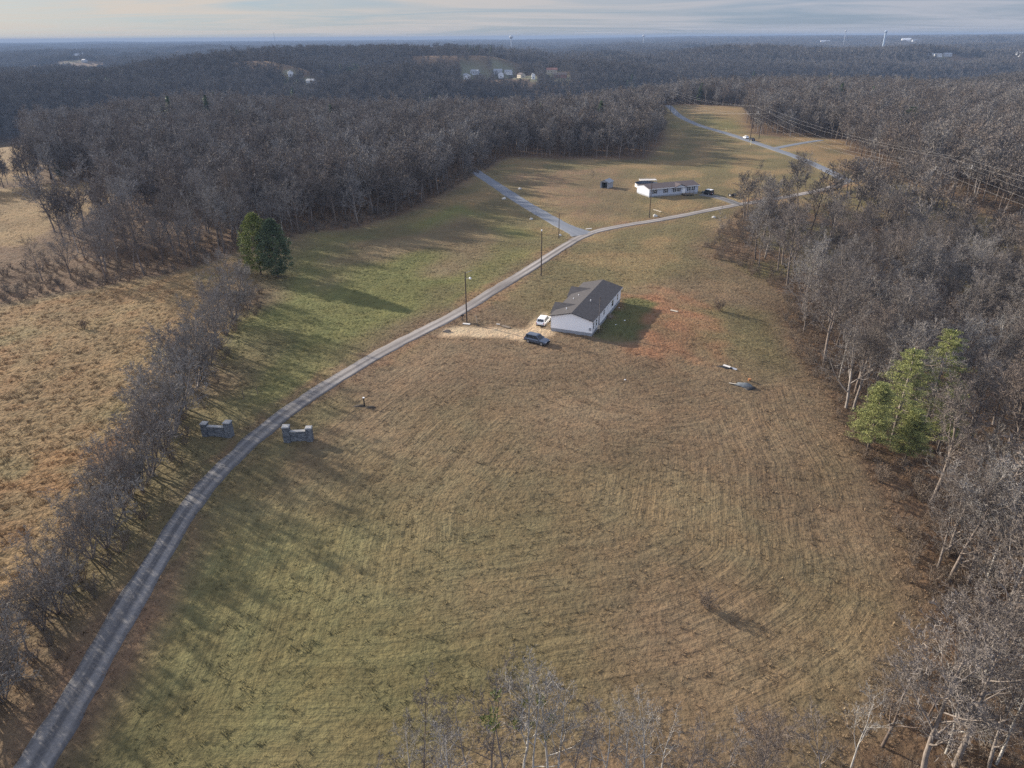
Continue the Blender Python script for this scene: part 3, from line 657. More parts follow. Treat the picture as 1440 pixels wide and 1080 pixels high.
for px, py, k, h, l in GROVE: ptree(k, px, py, h, l)
FOOT = [(600, 1135, 'thin', 11), (560, 1160, 'thin', 9), (640, 1150, 'pale', 10.5), (690, 1120, 'thin', 12), (735, 1110, 'pale', 13), (770, 1100, 'pale', 12.5), (800, 1125, 'thin', 10), (850, 1130, 'pale', 10), (905, 1120, 'pale', 10.5), (950, 1140, 'thin', 9),
        (1010, 1130, 'thin', 9), (1060, 1120, 'round', 8), (1150, 1120, 'thin', 10), (1195, 1090, 'pale', 9), (1240, 1050, 'round', 9),
        (575, 1115, 'pale', 8), (620, 1120, 'pale', 9), (660, 1105, 'thin', 10), (715, 1130, 'thin', 12.5), (752, 1120, 'pale', 12), (785, 1112, 'pale', 11), (825, 1108, 'thin', 8.5), (880, 1125, 'pale', 9.5), (928, 1112, 'pale', 8.5), (985, 1118, 'thin', 8)]
for j_, (px, py, k, h) in enumerate(FOOT):
    l = {'thin': 'slender bare tree rising along the bottom edge of the mown field', 'pale': 'pale-limbed bare tree rising from the bottom edge of the mown field', 'round': 'low bushy bare tree at the bottom right corner of the mown field'}[k]
    ptree(k, px, py, h * 1.08, l, {'thin': 'slender trees at the foot of the field', 'pale': 'pale trees at the foot of the field', 'round': 'bushy trees at the foot of the field'}[k])
    if j_ in (5, 18): FOOT_GREEN.append(bpy.context.scene.objects[-1] if False else LASTTREE[0])
LEFTE = [(60, 395, 10), (100, 392, 11), (150, 388, 12), (190, 380, 12), (230, 372, 12), (270, 360, 13), (120, 365, 11), (180, 355, 12)]
for px, py, h in LEFTE: ptree('round', px, py, h, 'wide tangled bare tree at the upper edge of the left field', 'tangled trees at the upper edge of the left field')
ptree('thin', 834, 257, 6, 'lone bare sapling in the yard left of the open-fronted shed')
for i, (px, py, h) in enumerate(HEDGE):
    if i % 2: continue
    k = 'upper' if py < 500 else 'gate' if py < 640 else 'rust' if py < 800 else 'low'
    l = {'upper': 'grey bare tree on the left field side of the upper hedgerow', 'gate': 'bare tree on the left field side of the hedgerow, level with the gate walls', 'rust': 'bare tree standing in the rust-coloured grass at the hedgerow', 'low': 'bare scrubby tree at the lower left, on the field side of the hedgerow'}[k]
    ptree('hedge' if i % 3 else 'round', px - 17 - 6 * rr.random(), py - 4 + 12 * rr.random(), h * 1.12, l, {'upper': 'field side trees of the upper hedgerow', 'gate': 'field side hedgerow trees by the gate', 'rust': 'hedgerow trees in the rusty grass', 'low': 'field side hedgerow trees at the lower left'}[k])
LEAN = [(1345, 800, 'pale', 15, 'white-trunked bare tree standing just below the bright green pines'), (1385, 820, 'pale', 16, 'white-trunked bare tree right of the one below the bright green pines'),
        (1425, 960, 'pale', 16, 'pale double-limbed bare tree at the right edge near the lower corner'), (1330, 1060, 'pale', 12, 'whitish leaning bare tree in the lower right corner'), (1400, 1075, 'pale', 14, 'whitish bare tree in the extreme lower right corner')]
for px, py, k, h, l in LEAN: ptree(k, px, py, h, l)

for g_i, g_o in enumerate(FOOT_GREEN):
    g_r = random.Random(70 + g_i); V = []; F = []; cv = g_o.children[1].data.vertices
    hi = [v.co.copy() for v in cv if .45 * 12 < v.co.z < .95 * 11]
    for _ in range(7): blades(g_r, V, F, tuple(hi[g_r.randrange(len(hi))]), 70, .34, .16, 1.0, .3)
    link('green_clumps', mesh_np('green_clumps', V, F), M['mistletoe'], g_o)
    g_o['label'] = ('slender bare tree with dark green clumps in its crown, at the bottom edge', 'second bare tree with green clumps at the bottom edge, left of the other')[g_i]; g_o['group'] = 'trees with green clumps at the bottom edge'
# ---- shrubs standing alone
SH = [(993, 855, 2.3, 'dark bare shrub alone in the lower right of the mown field'), (1011, 437, 3.0, 'bare shrub on the bank right of the turned orange soil'), (118, 462, 2.2, 'small dark shrub alone in the left field')]
for px, py, h, l in SH: ptree('bush', px, py, h, l, name='bare_shrub', cat='shrub')

# ---- evergreens
def pine(name, q, h, seed, mat='pine', lab=None, fullness=1.0):
    r = random.Random(seed); o = empty(name, q, r.uniform(0, 6.28)); T = MB(); V = []; F = []
    T.tube([(0, 0, -.3), (.1, .05, h * .4), (.0, .1, h * .75), (.05, 0, h * .97)], [h * .016, h * .012, h * .007, .03], 7)
    z = h * .22
    while z < h * .97:
        f = (h - z) / h; Lb = (.29 * h * f ** .75 + .4) * fullness; a0 = r.uniform(0, 6.28)
        for k in range(5):
            a = a0 + k * 1.257 + r.uniform(-.3, .3); L_ = Lb * r.uniform(.55, 1.15)
            e = (math.cos(a) * L_, math.sin(a) * L_, z + L_ * r.uniform(.05, .35)); T.tube([(0, 0, z), (e[0] * .5, e[1] * .5, z + (e[2] - z) * .35), e], [.05, .035, .015], 4, False)
            for t in (.45, .65, .82, 1.0):
                c = (e[0] * t + r.gauss(0, .15), e[1] * t + r.gauss(0, .15), z + (e[2] - z) * t + .1); blades(r, V, F, c, 130, .36 + .5 * t * min(1, L_ / 3), .14, .16, .3)
        z += h * .055 * r.uniform(.8, 1.2)
    blades(r, V, F, (0, 0, h * .95), 60, .5, .35)
    T.build('trunk', M['bark'], o, smooth=True); me = mesh_np('crown', V, F); link('crown', me, M[mat], o)
    return tag(o, lab, 'pine tree')
def cedar(name, q, h, w, seed, mat, lab):
    r = random.Random(seed); o = empty(name, q, 0); V = []; F = []
    MB().tube([(0, 0, -.3), (.05, 0, h * .5), (0, 0, h * .92)], [.22, .14, .03], 8).build('trunk', M['bark'], o, smooth=True)
    for k in range(560):
        t = r.random() ** .8; zc = h * (.07 + .9 * t); prof = (math.sin(math.pi * (.10 + .88 * t)) ** .75) * (1.08 - .2 * t); a = r.uniform(0, 6.28); q_ = w * prof * r.uniform(.55, 1.08) * (1 + .18 * math.sin(3 * a + seed) + .12 * math.sin(5 * a + 9 * t))
        blades(r, V, F, (q_ * math.cos(a), q_ * math.sin(a), zc), 26, .55, .36, 1.0, .8)
    link('crown', mesh_np('crown', V, F), M[mat], o); return tag(o, lab, 'cedar tree')
cedar('cedar_tree', at(367, 386), 14.5, 3.9, 1, 'cedar', 'yellow-green cedar at the top of the hedgerow, left one of the touching pair')
cedar('cedar_tree', at(391, 390), 13.6, 3.5, 2, 'cedar_dark', 'dark blue-green cedar at the top of the hedgerow, right one of the touching pair')
PINES = [(1252, 628, 15.5, 'tall bright green pine in the middle of the pine clump'), (1300, 606, 17, 'tallest bright green pine at the right rear of the pine clump'), (1218, 640, 11, 'bright green pine at the left front of the pine clump'), (1272, 650, 8, 'low bright green pine at the foot of the pine clump'), (1318, 636, 10, 'bright green pine at the lower right of the pine clump')]
for i, (px, py, h, l) in enumerate(PINES): pine('pine_tree', at(px, py), h, 40 + i, 'pine', l)
pine('pine_tree', at(1272, 205), 19, 61, 'pine_dark', 'dark green pine standing up out of the far right woods', 1.5); pine('pine_tree', at(1160, 140), 20, 62, 'pine_dark', 'dark green pine on the rim of the far woods, behind the power line')
pine('pine_tree', at(88, 255), 9, 63, 'pine_dark', 'small dark evergreen in the brush right of the upper left field')

# ---- woods nobody could count
mid = [lowtree(700 + i, 16 + i % 3, 1.35, .05, spread=1.15, clear=.3) for i in range(6)] + [lowtree(720 + i, 12, 1.35, .045, spread=1.3, clear=.2) for i in range(3)]
farmid = [lowtree(740 + i, 15 + i, 1.2, .07, spread=1.2, clear=.25) for i in range(4)]
for me in farmid: me.materials[1] = M['far_twig_shaded']
nm_ = len(mid); mid += farmid + [far_pine(1, 17), far_pine(2, 14)]
wx, wy = x[rest], y[rest]; g0 = cleared(wx, wy); wx, wy = wx[~g0], wy[~g0]
x2, y2 = jitter_grid(-900, 1250, 500, 1500, 7.0); r2 = np.hypot(x2, y2); k = cone(x2, y2, 3) & (r2 >= 900) & (r2 < 1500)
x2, y2 = x2[k], y2[k]
gap = np.zeros(len(x2), bool)
for gx, gy, gr in HOUSEGAPS: gap |= (((x2 - gx) / gr) ** 2 + ((y2 - gy) / gr) ** 2 < 1) & (RNG.random(len(x2)) < .82)
gap |= cleared(x2, y2); x2, y2 = x2[~gap], y2[~gap]
ax_, ay_ = np.concatenate([wx, x2]), np.concatenate([wy, y2]); n = len(ax_)
scatter('bare_woods', np.stack([ax_, ay_, HT(ax_, ay_) - .2], -1), RNG.uniform(0, 6.28, n), RNG.uniform(.68, 1.25, n), np.where((np.hypot(ax_, ay_) > 420) & (fnoise(ax_, ay_, 160, 31) + RNG.normal(0, .5, n) > 2.0), RNG.integers(nm_ + 4, nm_ + 6, n), np.where(np.hypot(ax_, ay_) > 720 + 90 * RNG.random(n), RNG.integers(nm_, nm_ + 4, n), RNG.integers(0, nm_, n))), mid, 'grey-brown leafless woods covering the ground beyond the fields')
x3, y3 = jitter_grid(-2700, 3000, 1000, 3400, 30); r3 = np.hypot(x3, y3); k = cone(x3, y3, 5) & (r3 >= 1490) & (r3 < 3300)
x4, y4 = jitter_grid(-9000, 9500, 2500, 12000, 75); r4 = np.hypot(x4, y4); k4 = cone(x4, y4, 12) & (r4 >= 3280) & (r4 < 11500)
def tilt(x, y):
    e = 8.0; sx = (HT(x + e, y) - HT(x - e, y)) / (2 * e); sy = (HT(x, y + e) - HT(x, y - e)) / (2 * e); return np.stack([np.arctan(sy), -np.arctan(sx)], -1)
x3, y3 = x3[k], y3[k]; gap = inpoly(x3, y3, FARGRASS)
for gx, gy, gr in HOUSEGAPS: gap |= (((x3 - gx) / gr) ** 2 + ((y3 - gy) / gr) ** 2 < 1) & (RNG.random(len(x3)) < .8)
gap |= cleared(x3, y3, 17); x3, y3 = x3[~gap], y3[~gap]; x4, y4 = x4[k4], y4[k4]; g4 = cleared(x4, y4, 17); x4, y4 = x4[~g4], y4[~g4]
n3, n4 = len(x3), len(x4); fx, fy = np.concatenate([x3, x4]), np.concatenate([y3, y4])
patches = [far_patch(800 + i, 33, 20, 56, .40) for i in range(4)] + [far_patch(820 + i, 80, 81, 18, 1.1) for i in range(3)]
pk = np.concatenate([RNG.integers(0, 4, n3), RNG.integers(4, 7, n4)])
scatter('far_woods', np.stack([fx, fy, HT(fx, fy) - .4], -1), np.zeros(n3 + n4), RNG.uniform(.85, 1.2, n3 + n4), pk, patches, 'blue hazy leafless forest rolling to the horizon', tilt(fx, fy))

# ---- undergrowth and grass
und = []
for i in range(4):
    t = multi(900 + i, 2.2, 8, spread=1.0, clear=.08, dens=.55, rmin=.012, mx=3, lim=0); me = mesh_np('brush', *_join(t)); me.materials.append(M['brush']); und.append(me)
bx, by = jitter_grid(-230, 230, 24, 330, 2.1); k = cone(bx, by); bx, by = bx[k], by[k]
d_ = sdist(bx, by, CLEAR); hx = [tuple(at(px, py)[:2]) for px, py, _ in HEDGE]; hd_ = segdist(bx, by, hx)
k = ((d_ < .5) & (d_ > -28) & (RNG.random(len(bx)) < np.where(d_ > -9, .8, .35))) | ((hd_ < 3.2) & (RNG.random(len(bx)) < .7))
k &= ~inpoly(bx, by, LEFT2); k &= segdist(bx, by, ROADS['main'][0]) > 3.6
bx, by = bx[k], by[k]; n = len(bx)
scatter('undergrowth', np.stack([bx, by, HT(bx, by) - .05], -1), RNG.uniform(0, 6.28, n), RNG.uniform(.45, 1.25, n), RNG.integers(0, 4, n), und, 'brown tangled brush along the edges of the woods and under the hedgerow')
def tuft_mat():
    m, nt, b = newmat('grass_blades'); L = nt.links.new; b.inputs['Roughness'].default_value = .85; b.inputs['Specular IOR Level'].default_value = .15
    a = N(nt, 'ShaderNodeAttribute', attribute_name='tone', attribute_type='INSTANCER'); oi = N(nt, 'ShaderNodeObjectInfo')
    v = N(nt, 'ShaderNodeMath', operation='MULTIPLY_ADD'); L(oi.outputs['Random'], v.inputs[0]); v.inputs[1].default_value = 1.0; v.inputs[2].default_value = .75
    s = N(nt, 'ShaderNodeVectorMath', operation='SCALE'); L(a.outputs['Color'], s.inputs[0]); L(v.outputs[0], s.inputs['Scale']); L(s.outputs[0], b.inputs['Base Color']); return m
M['tuft'] = tuft_mat()
def tuft(seed, n, rad, h):
    r = random.Random(seed); V = []; F = []
    for _ in range(n):
        a = r.uniform(0, 6.28); q = rad * math.sqrt(r.random()); c = (q * math.cos(a), q * math.sin(a)); b = r.uniform(0, 6.28); w = .028 * r.uniform(.6, 1.4); l = h * r.uniform(.5, 1.2); ln = l * r.uniform(.3, .9); o = len(V)
        V += [(c[0] + w * math.cos(b), c[1] + w * math.sin(b), -.03), (c[0] - w * math.cos(b), c[1] - w * math.sin(b), -.03), (c[0] + ln * math.cos(a), c[1] + ln * math.sin(a), l)]; F.append((o, o + 1, o + 2))
    me = mesh_np('tuft', V, F); me.materials.append(M['tuft']); return me
tf = [tuft(1, 16, .22, .13), tuft(2, 20, .28, .12), tuft(3, 14, .18, .16), tuft(4, 22, .26, .26), tuft(5, 26, .32, .30)]
tx, ty = jitter_grid(-130, 90, 24, 190, .62); k = cone(tx, ty, .6); tx, ty = tx[k], ty[k]
PX_, PY_, DP_ = project(tx, ty, HT(tx, ty)); k = (PX_ > -30) & (PX_ < 1470) & (PY_ < 1110) & (RNG.random(len(tx)) < np.clip(95 / DP_, 0, 1) ** 1.6); tx, ty = tx[k], ty[k]
d_ = sdist(tx, ty, CLEAR); rd = np.minimum.reduce([segdist(tx, ty, ROADS[q][0]) - ROADS[q][1] / 2 for q in ROADS])
k = (d_ > -1.5) & (rd > -.12) & ~(sdist(tx, ty, TAN) > -1) & ((sdist(tx, ty, FIELD) < 1) | (RNG.random(len(tx)) < .4)) & ((sdist(tx, ty, LFIELD) < 0) | (RNG.random(len(tx)) < .35)); tx, ty = tx[k], ty[k]
lf = sdist(tx, ty, LFIELD) > 0; n = len(tx); pick = np.where(lf, RNG.integers(3, 5, n), RNG.integers(0, 3, n))
tone = cover(tx, ty); tone = tone * 1.12
scatter('grass', np.stack([tx, ty, HT(tx, ty) - .01], -1), RNG.uniform(0, 6.28, n), RNG.uniform(.6, 1.4, n), pick, tf, 'dry brown and olive grass of the fields', None, tone)
print('trees', len(sel), 'woods', len(ax_), 'far', n3, n4, 'brush', len(bx), 'tufts', n)
# ------------------------------------------------------------------ buildings
def quadbox(mb, o, u, n, a0, a1, z0, z1, d0, d1):
    """a box on a wall: along u from a0 to a1, up from z0 to z1, out along n from d0 to d1"""
    o, u, n = Vector(o), Vector(u), Vector(n); Z = Vector((0, 0, 1))
    f = lambda a, z, d: tuple(o + u * a + Z * z + n * d)
    return mb.hexa([f(a0, z0, d0), f(a1, z0, d0), f(a1, z0, d1), f(a0, z0, d1)], [f(a0, z1, d0), f(a1, z1, d0), f(a1, z1, d1), f(a0, z1, d1)])
def window(par, o, u, n, a, z, w_, h_, mull=True, shutters=False, frame='trim'):
    m = MB(); t = .07
    quadbox(m, o, u, n, a - w_ / 2, a + w_ / 2, z, z + t, -.02, .06); quadbox(m, o, u, n, a - w_ / 2, a + w_ / 2, z + h_ - t, z + h_, -.02, .06)
    quadbox(m, o, u, n, a - w_ / 2, a - w_ / 2 + t, z + t, z + h_ - t, -.02, .055); quadbox(m, o, u, n, a + w_ / 2 - t, a + w_ / 2, z + t, z + h_ - t, -.02, .055)
    if mull: quadbox(m, o, u, n, a - w_ / 2 + t, a + w_ / 2 - t, z + h_ / 2 - .03, z + h_ / 2 + .03, -.02, .05)
    f = m.build('window', M[frame], par)
    quadbox(MB(), o, u, n, a - w_ / 2 + t, a + w_ / 2 - t, z + t, z + h_ - t, -.02, .03).build('pane', M['glass'], f)
    if shutters:
        for s in (-1, 1):
            c = a + s * (w_ / 2 + .22); quadbox(MB(), o, u, n, c - .2, c + .2, z, z + h_, -.01, .04).build('shutter', M['shutter'], f)
    return f
def door(par, o, u, n, a, z, w_, h_, m):
    d = quadbox(MB(), o, u, n, a - w_ / 2, a + w_ / 2, z, z + h_, -.02, .04).build('door', M[m], par)
    quadbox(MB(), o, u, n, a + w_ / 2 - .16, a + w_ / 2 - .10, z + 1, z + 1.06, .04, .1).build('handle', M['metal'], d)
    q = MB(); quadbox(q, o, u, n, a - w_ / 2 - .09, a - w_ / 2 - .002, z, z + h_ + .09, -.02, .06); quadbox(q, o, u, n, a + w_ / 2 + .002, a + w_ / 2 + .09, z, z + h_ + .09, -.02, .06); quadbox(q, o, u, n, a - w_ / 2, a + w_ / 2, z + h_ + .002, z + h_ + .085, -.02, .055)
    q.build('door_frame', M['trim'], d); return d
def gable_house(root, w_, l_, zs, ze, zr, siding, roofm, skirt, ov=.3):
    h = w_ / 2; s = (zr - ze) / h
    MB().box(-h + .03, h - .03, .03, l_ - .03, -.8, zs).build('skirting', M[skirt], root)
    MB().prism([(-h, zs), (h, zs), (h, ze), (0, zr), (-h, ze)], l_, 'y').build('wall', M[siding], root)
    r = MB(); t = .14
    for sg in (-1, 1):
        p = [(0, zr + .02), (sg * (h + ov), ze - s * ov + .02), (sg * (h + ov), ze - s * ov + .02 + t), (0, zr + .02 + t)]
        r.prism(p, l_ + 2 * ov, 'y', -ov)
    rf = r.build('roof', M[roofm], root)
    fb = MB()
    for sg in (-1, 1): fb.box(*sorted((sg * (h + ov + .01), sg * (h + ov + .03))), -ov, l_ + ov, ze - s * ov - .08, ze - s * ov + .12)
    fb.build('gutter', M['trim'], rf)
    return rf
def cross_gable(rf, root, xo, xi, c, hw, ze, zr, siding, roofm, sg):
    """a gable roof set across the main roof; xo the outer end, xi where it runs into the main slope"""
    MB().prism([(c - hw, ze - .4), (c + hw, ze - .4), (c, zr)], abs(xo - xi), 'x', min(xo, xi)).build('gable_wall', M[siding], root)
    s = (zr - ze + .4) / hw; r = MB(); a = min(xo, xi) - (.25 if sg < 0 else 0); d = abs(xo - xi) + .25
    for k in (-1, 1):
        e = hw + .3; r.prism([(c, zr + .03), (c + k * e, zr - s * e + .03), (c + k * e, zr - s * e + .16), (c, zr + .16)], d, 'x', a)
    r.build('dormer', M[roofm], rf)
# the white house
A_, B_ = at(775, 465), at(832, 473); ax1 = (B_ - A_); ax1.z = 0; Wd = 8.0; rz1 = math.atan2(ax1.y, ax1.x); mid1 = (A_ + B_) / 2
H1 = empty('manufactured_home', (mid1.x, mid1.y, min(A_.z, B_.z)), rz1)
tag(H1, 'long white single-storey house with dark shingle roof beside the two parked SUVs', 'house')
L1 = 21.0; rf = gable_house(H1, Wd, L1, .62, 3.0, 4.05, 'siding', 'shingle', 'skirting')
for c in (5.0, 15.2): cross_gable(rf, H1, -4.75, -.9, c, 2.5, 3.05, 3.86, 'siding', 'shingle', -1)
OR, UR, NR = (4, 0, 0), (0, 1, 0), (1, 0, 0)
for a, z, ww, hh in ((.75, 1.1, .75, 1.5), (2.7, 1.1, .85, 1.5), (8.0, 1.5, 1.0, 1.1), (14.3, 1.1, 1.5, 1.5), (18.2, 1.1, .9, 1.5)): window(H1, OR, UR, NR, a, z, ww, hh)
door(H1, OR, UR, NR, 11.0, .66, .95, 2.03, 'siding')
for a in (3.0, 9.0, 12.0, 17.5): window(H1, (-4, 0, 0), (0, 1, 0), (-1, 0, 0), a, 1.1, .95, 1.5)
door(H1, (-4, 0, 0), (0, -1, 0), (-1, 0, 0), -10.5, .66, .95, 2.03, 'siding')
sp = MB()
for k in range(3): sp.box(4.05 + .32 * k, 4.05 + .32 * (k + 1) - .01, 10.3, 11.7, -.5, .58 - .2 * k)
sp.build('steps', M['wood'], H1)
for vx, vy, hh in ((1.2, 8.2, .28), (-1.9, 2.6, .3), (-2.2, 11.3, .22), (-2.6, 9.2, .2)):
    z0 = 4.05 - abs(vx) * .2625; MB().tube([(vx, vy, z0), (vx, vy, z0 + .14 + hh)], .09, 8).build('vent_pipe', M['trim'], rf)
MB().box(3.45, 3.8, -.14, -.005, 1.15, 1.65).build('meter_box', M['skirting'], H1)
bar_t = MB(); 
for sx_ in (-4, 4): bar_t.box(sx_ - .05, sx_ + .05, -.02, .02, .62, 2.95)
bar_t.build('corner_trim', M['trim'], H1)
# the pale blue house farther up
b2, c2_ = at(912.5, 277.5), at(981, 272.5); ax2 = c2_ - b2; ax2.z = 0; L2 = ax2.length
# local x runs out of the front, local y along the front from the lit gable end
fr = math.atan2(ax2.y, ax2.x) - math.pi / 2
H2 = empty('manufactured_home', (b2.x, b2.y, b2.z), fr); tag(H2, 'pale blue-grey house with dark shutters, brown roof and front porch beside the round pool', 'house')
G2 = bpy.data.objects
w2 = 8.2
def shift(o, dx):
    for v in o.data.vertices: v.co.x += dx
rf2 = gable_house(H2, w2, L2, .4, 2.75, 3.6, 'siding2', 'shingle2', 'skirting', .35)
cross_gable(rf2, H2, 4.45, .9, L2 * .62, 2.9, 2.8, 3.5, 'siding2', 'shingle2', 1)
o2, u2, n2_ = (w2 / 2, 0, 0), (0, 1, 0), (1, 0, 0)
for f_ in (.11, .33): window(H2, o2, u2, n2_, L2 * f_, 1.05, 1.0, 1.3, shutters=True)
for f_ in (.555, .85): 
    window(H2, o2, u2, n2_, L2 * f_ - .55, 1.05, .95, 1.3); window(H2, o2, u2, n2_, L2 * f_ + .55, 1.05, .95, 1.3)
    for s_ in (-1.3, 1.3): quadbox(MB(), o2, u2, n2_, L2 * f_ + s_ - .2, L2 * f_ + s_ + .2, 1.05, 2.35, -.01, .04).build('shutter', M['shutter'], H2)
door(H2, o2, u2, n2_, L2 * .70, .45, .95, 2.05, 'trim')
pz = MB().box(w2 / 2 + .01, w2 / 2 + 2.4, L2 * .66, L2 * .84, .25, .4)
for yy in (L2 * .66 + .08, L2 * .75, L2 * .84 - .08):
    for xx in (w2 / 2 + .12, w2 / 2 + 2.3): pz.box(xx - .06, xx + .06, yy - .06, yy + .06, -.6, 1.3 if xx > w2 / 2 + 1 else .245)
pz.box(w2 / 2 + 2.25, w2 / 2 + 2.34, L2 * .66, L2 * .84, 1.2, 1.28); pz.box(w2 / 2 + 2.25, w2 / 2 + 2.34, L2 * .66, L2 * .84, 0.75, .81)
pz.build('porch', M['wood'], H2)
for c_ in [c for c in bpy.data.objects if c.type == 'MESH' and (c.parent == H2 or (c.parent and c.parent.parent == H2))]: shift(c_, -w2 / 2)
# pool
q = at(909, 262.5); PO = empty('swimming_pool', q); tag(PO, 'round above-ground pool with white wall and dark inside, left of the blue-grey house', 'pool')
def ring(r0, r1, z0, z1, k=40):
    m = MB(); v = []
    for i in range(k):
        a = 6.28319 * i / k; c_, s_ = math.cos(a), math.sin(a); v += [(r0 * c_, r0 * s_, z0), (r1 * c_, r1 * s_, z0), (r1 * c_, r1 * s_, z1), (r0 * c_, r0 * s_, z1)]
    f = []
    for i in range(k):
        j = (i + 1) % k
        for e in range(4): f.append((4 * i + e, 4 * i + (e + 1) % 4, 4 * j + (e + 1) % 4, 4 * j + e))
    return m.add(v, f)
ring(4.12, 4.2, -.3, 1.3).build('pool_wall', M['trim'], PO); ring(4.0, 4.3, 1.303, 1.36).build('rim', M['shutter'], PO)
ring(4.05, 4.115, -.2, 1.3).build('liner', M['blue_paint'], PO); MB().tube([(0, 0, -.2), (0, 0, .55)], 4.04, 40).build('pool_water', M['glass'], PO)
dk = at(911, 259.5); MB_ = MB().box(-3.2, 3.2, -1.2, 1.2, 1.1, 1.22)
for xx in (-3, 0, 3):
    for yy in (-1.1, 1.1): MB_.box(xx - .06, xx + .06, yy - .06, yy + .06, -.3, 1.6 if yy > 0 else 1.1)
MB_.box(-3.2, 3.2, 1.05, 1.12, 1.5, 1.58)
dko = MB_.build('pool_deck', M['capstone']); dko.location = (dk.x + .5, dk.y + 3.2, dk.z); dko.rotation_euler.z = .1; tag(dko, 'white raised deck with railing behind the round pool', 'deck')
# shed
q = at(853, 263.5); SD = empty('garden_shed', q, R(-30)); tag(SD, 'small grey gabled shed with open dark front in the yard', 'shed')
pent = [(-1.6, 0), (1.6, 0), (1.6, 2.1), (0, 2.9), (-1.6, 2.1)]
s_ = MB(); s_.box(-1.6, -1.5, -2.2, 2.2, -.3, 2.1); s_.box(1.5, 1.6, -2.2, 2.2, -.3, 2.1); s_.prism(pent, .1, 'y', 2.1); s_.prism([(-1.6, 2.1), (1.6, 2.1), (0, 2.9)], .1, 'y', -2.2)
s_.box(-1.5, -1.1, -2.2, -2.1, -.3, 2.098); s_.box(1.1, 1.5, -2.2, -2.1, -.3, 2.098); s_.build('wall', M['skirting'], SD)
r_ = MB()
for k in (-1, 1): r_.prism([(0, 2.93), (k * 1.85, 2.0), (k * 1.85, 2.1), (0, 3.03)], 4.8, 'y', -2.4)
r_.build('roof', M['grey_roof'], SD); MB().box(-1.49, 1.49, -2.05, 2.09, -.1, .06).build('floor', M['wood'], SD)

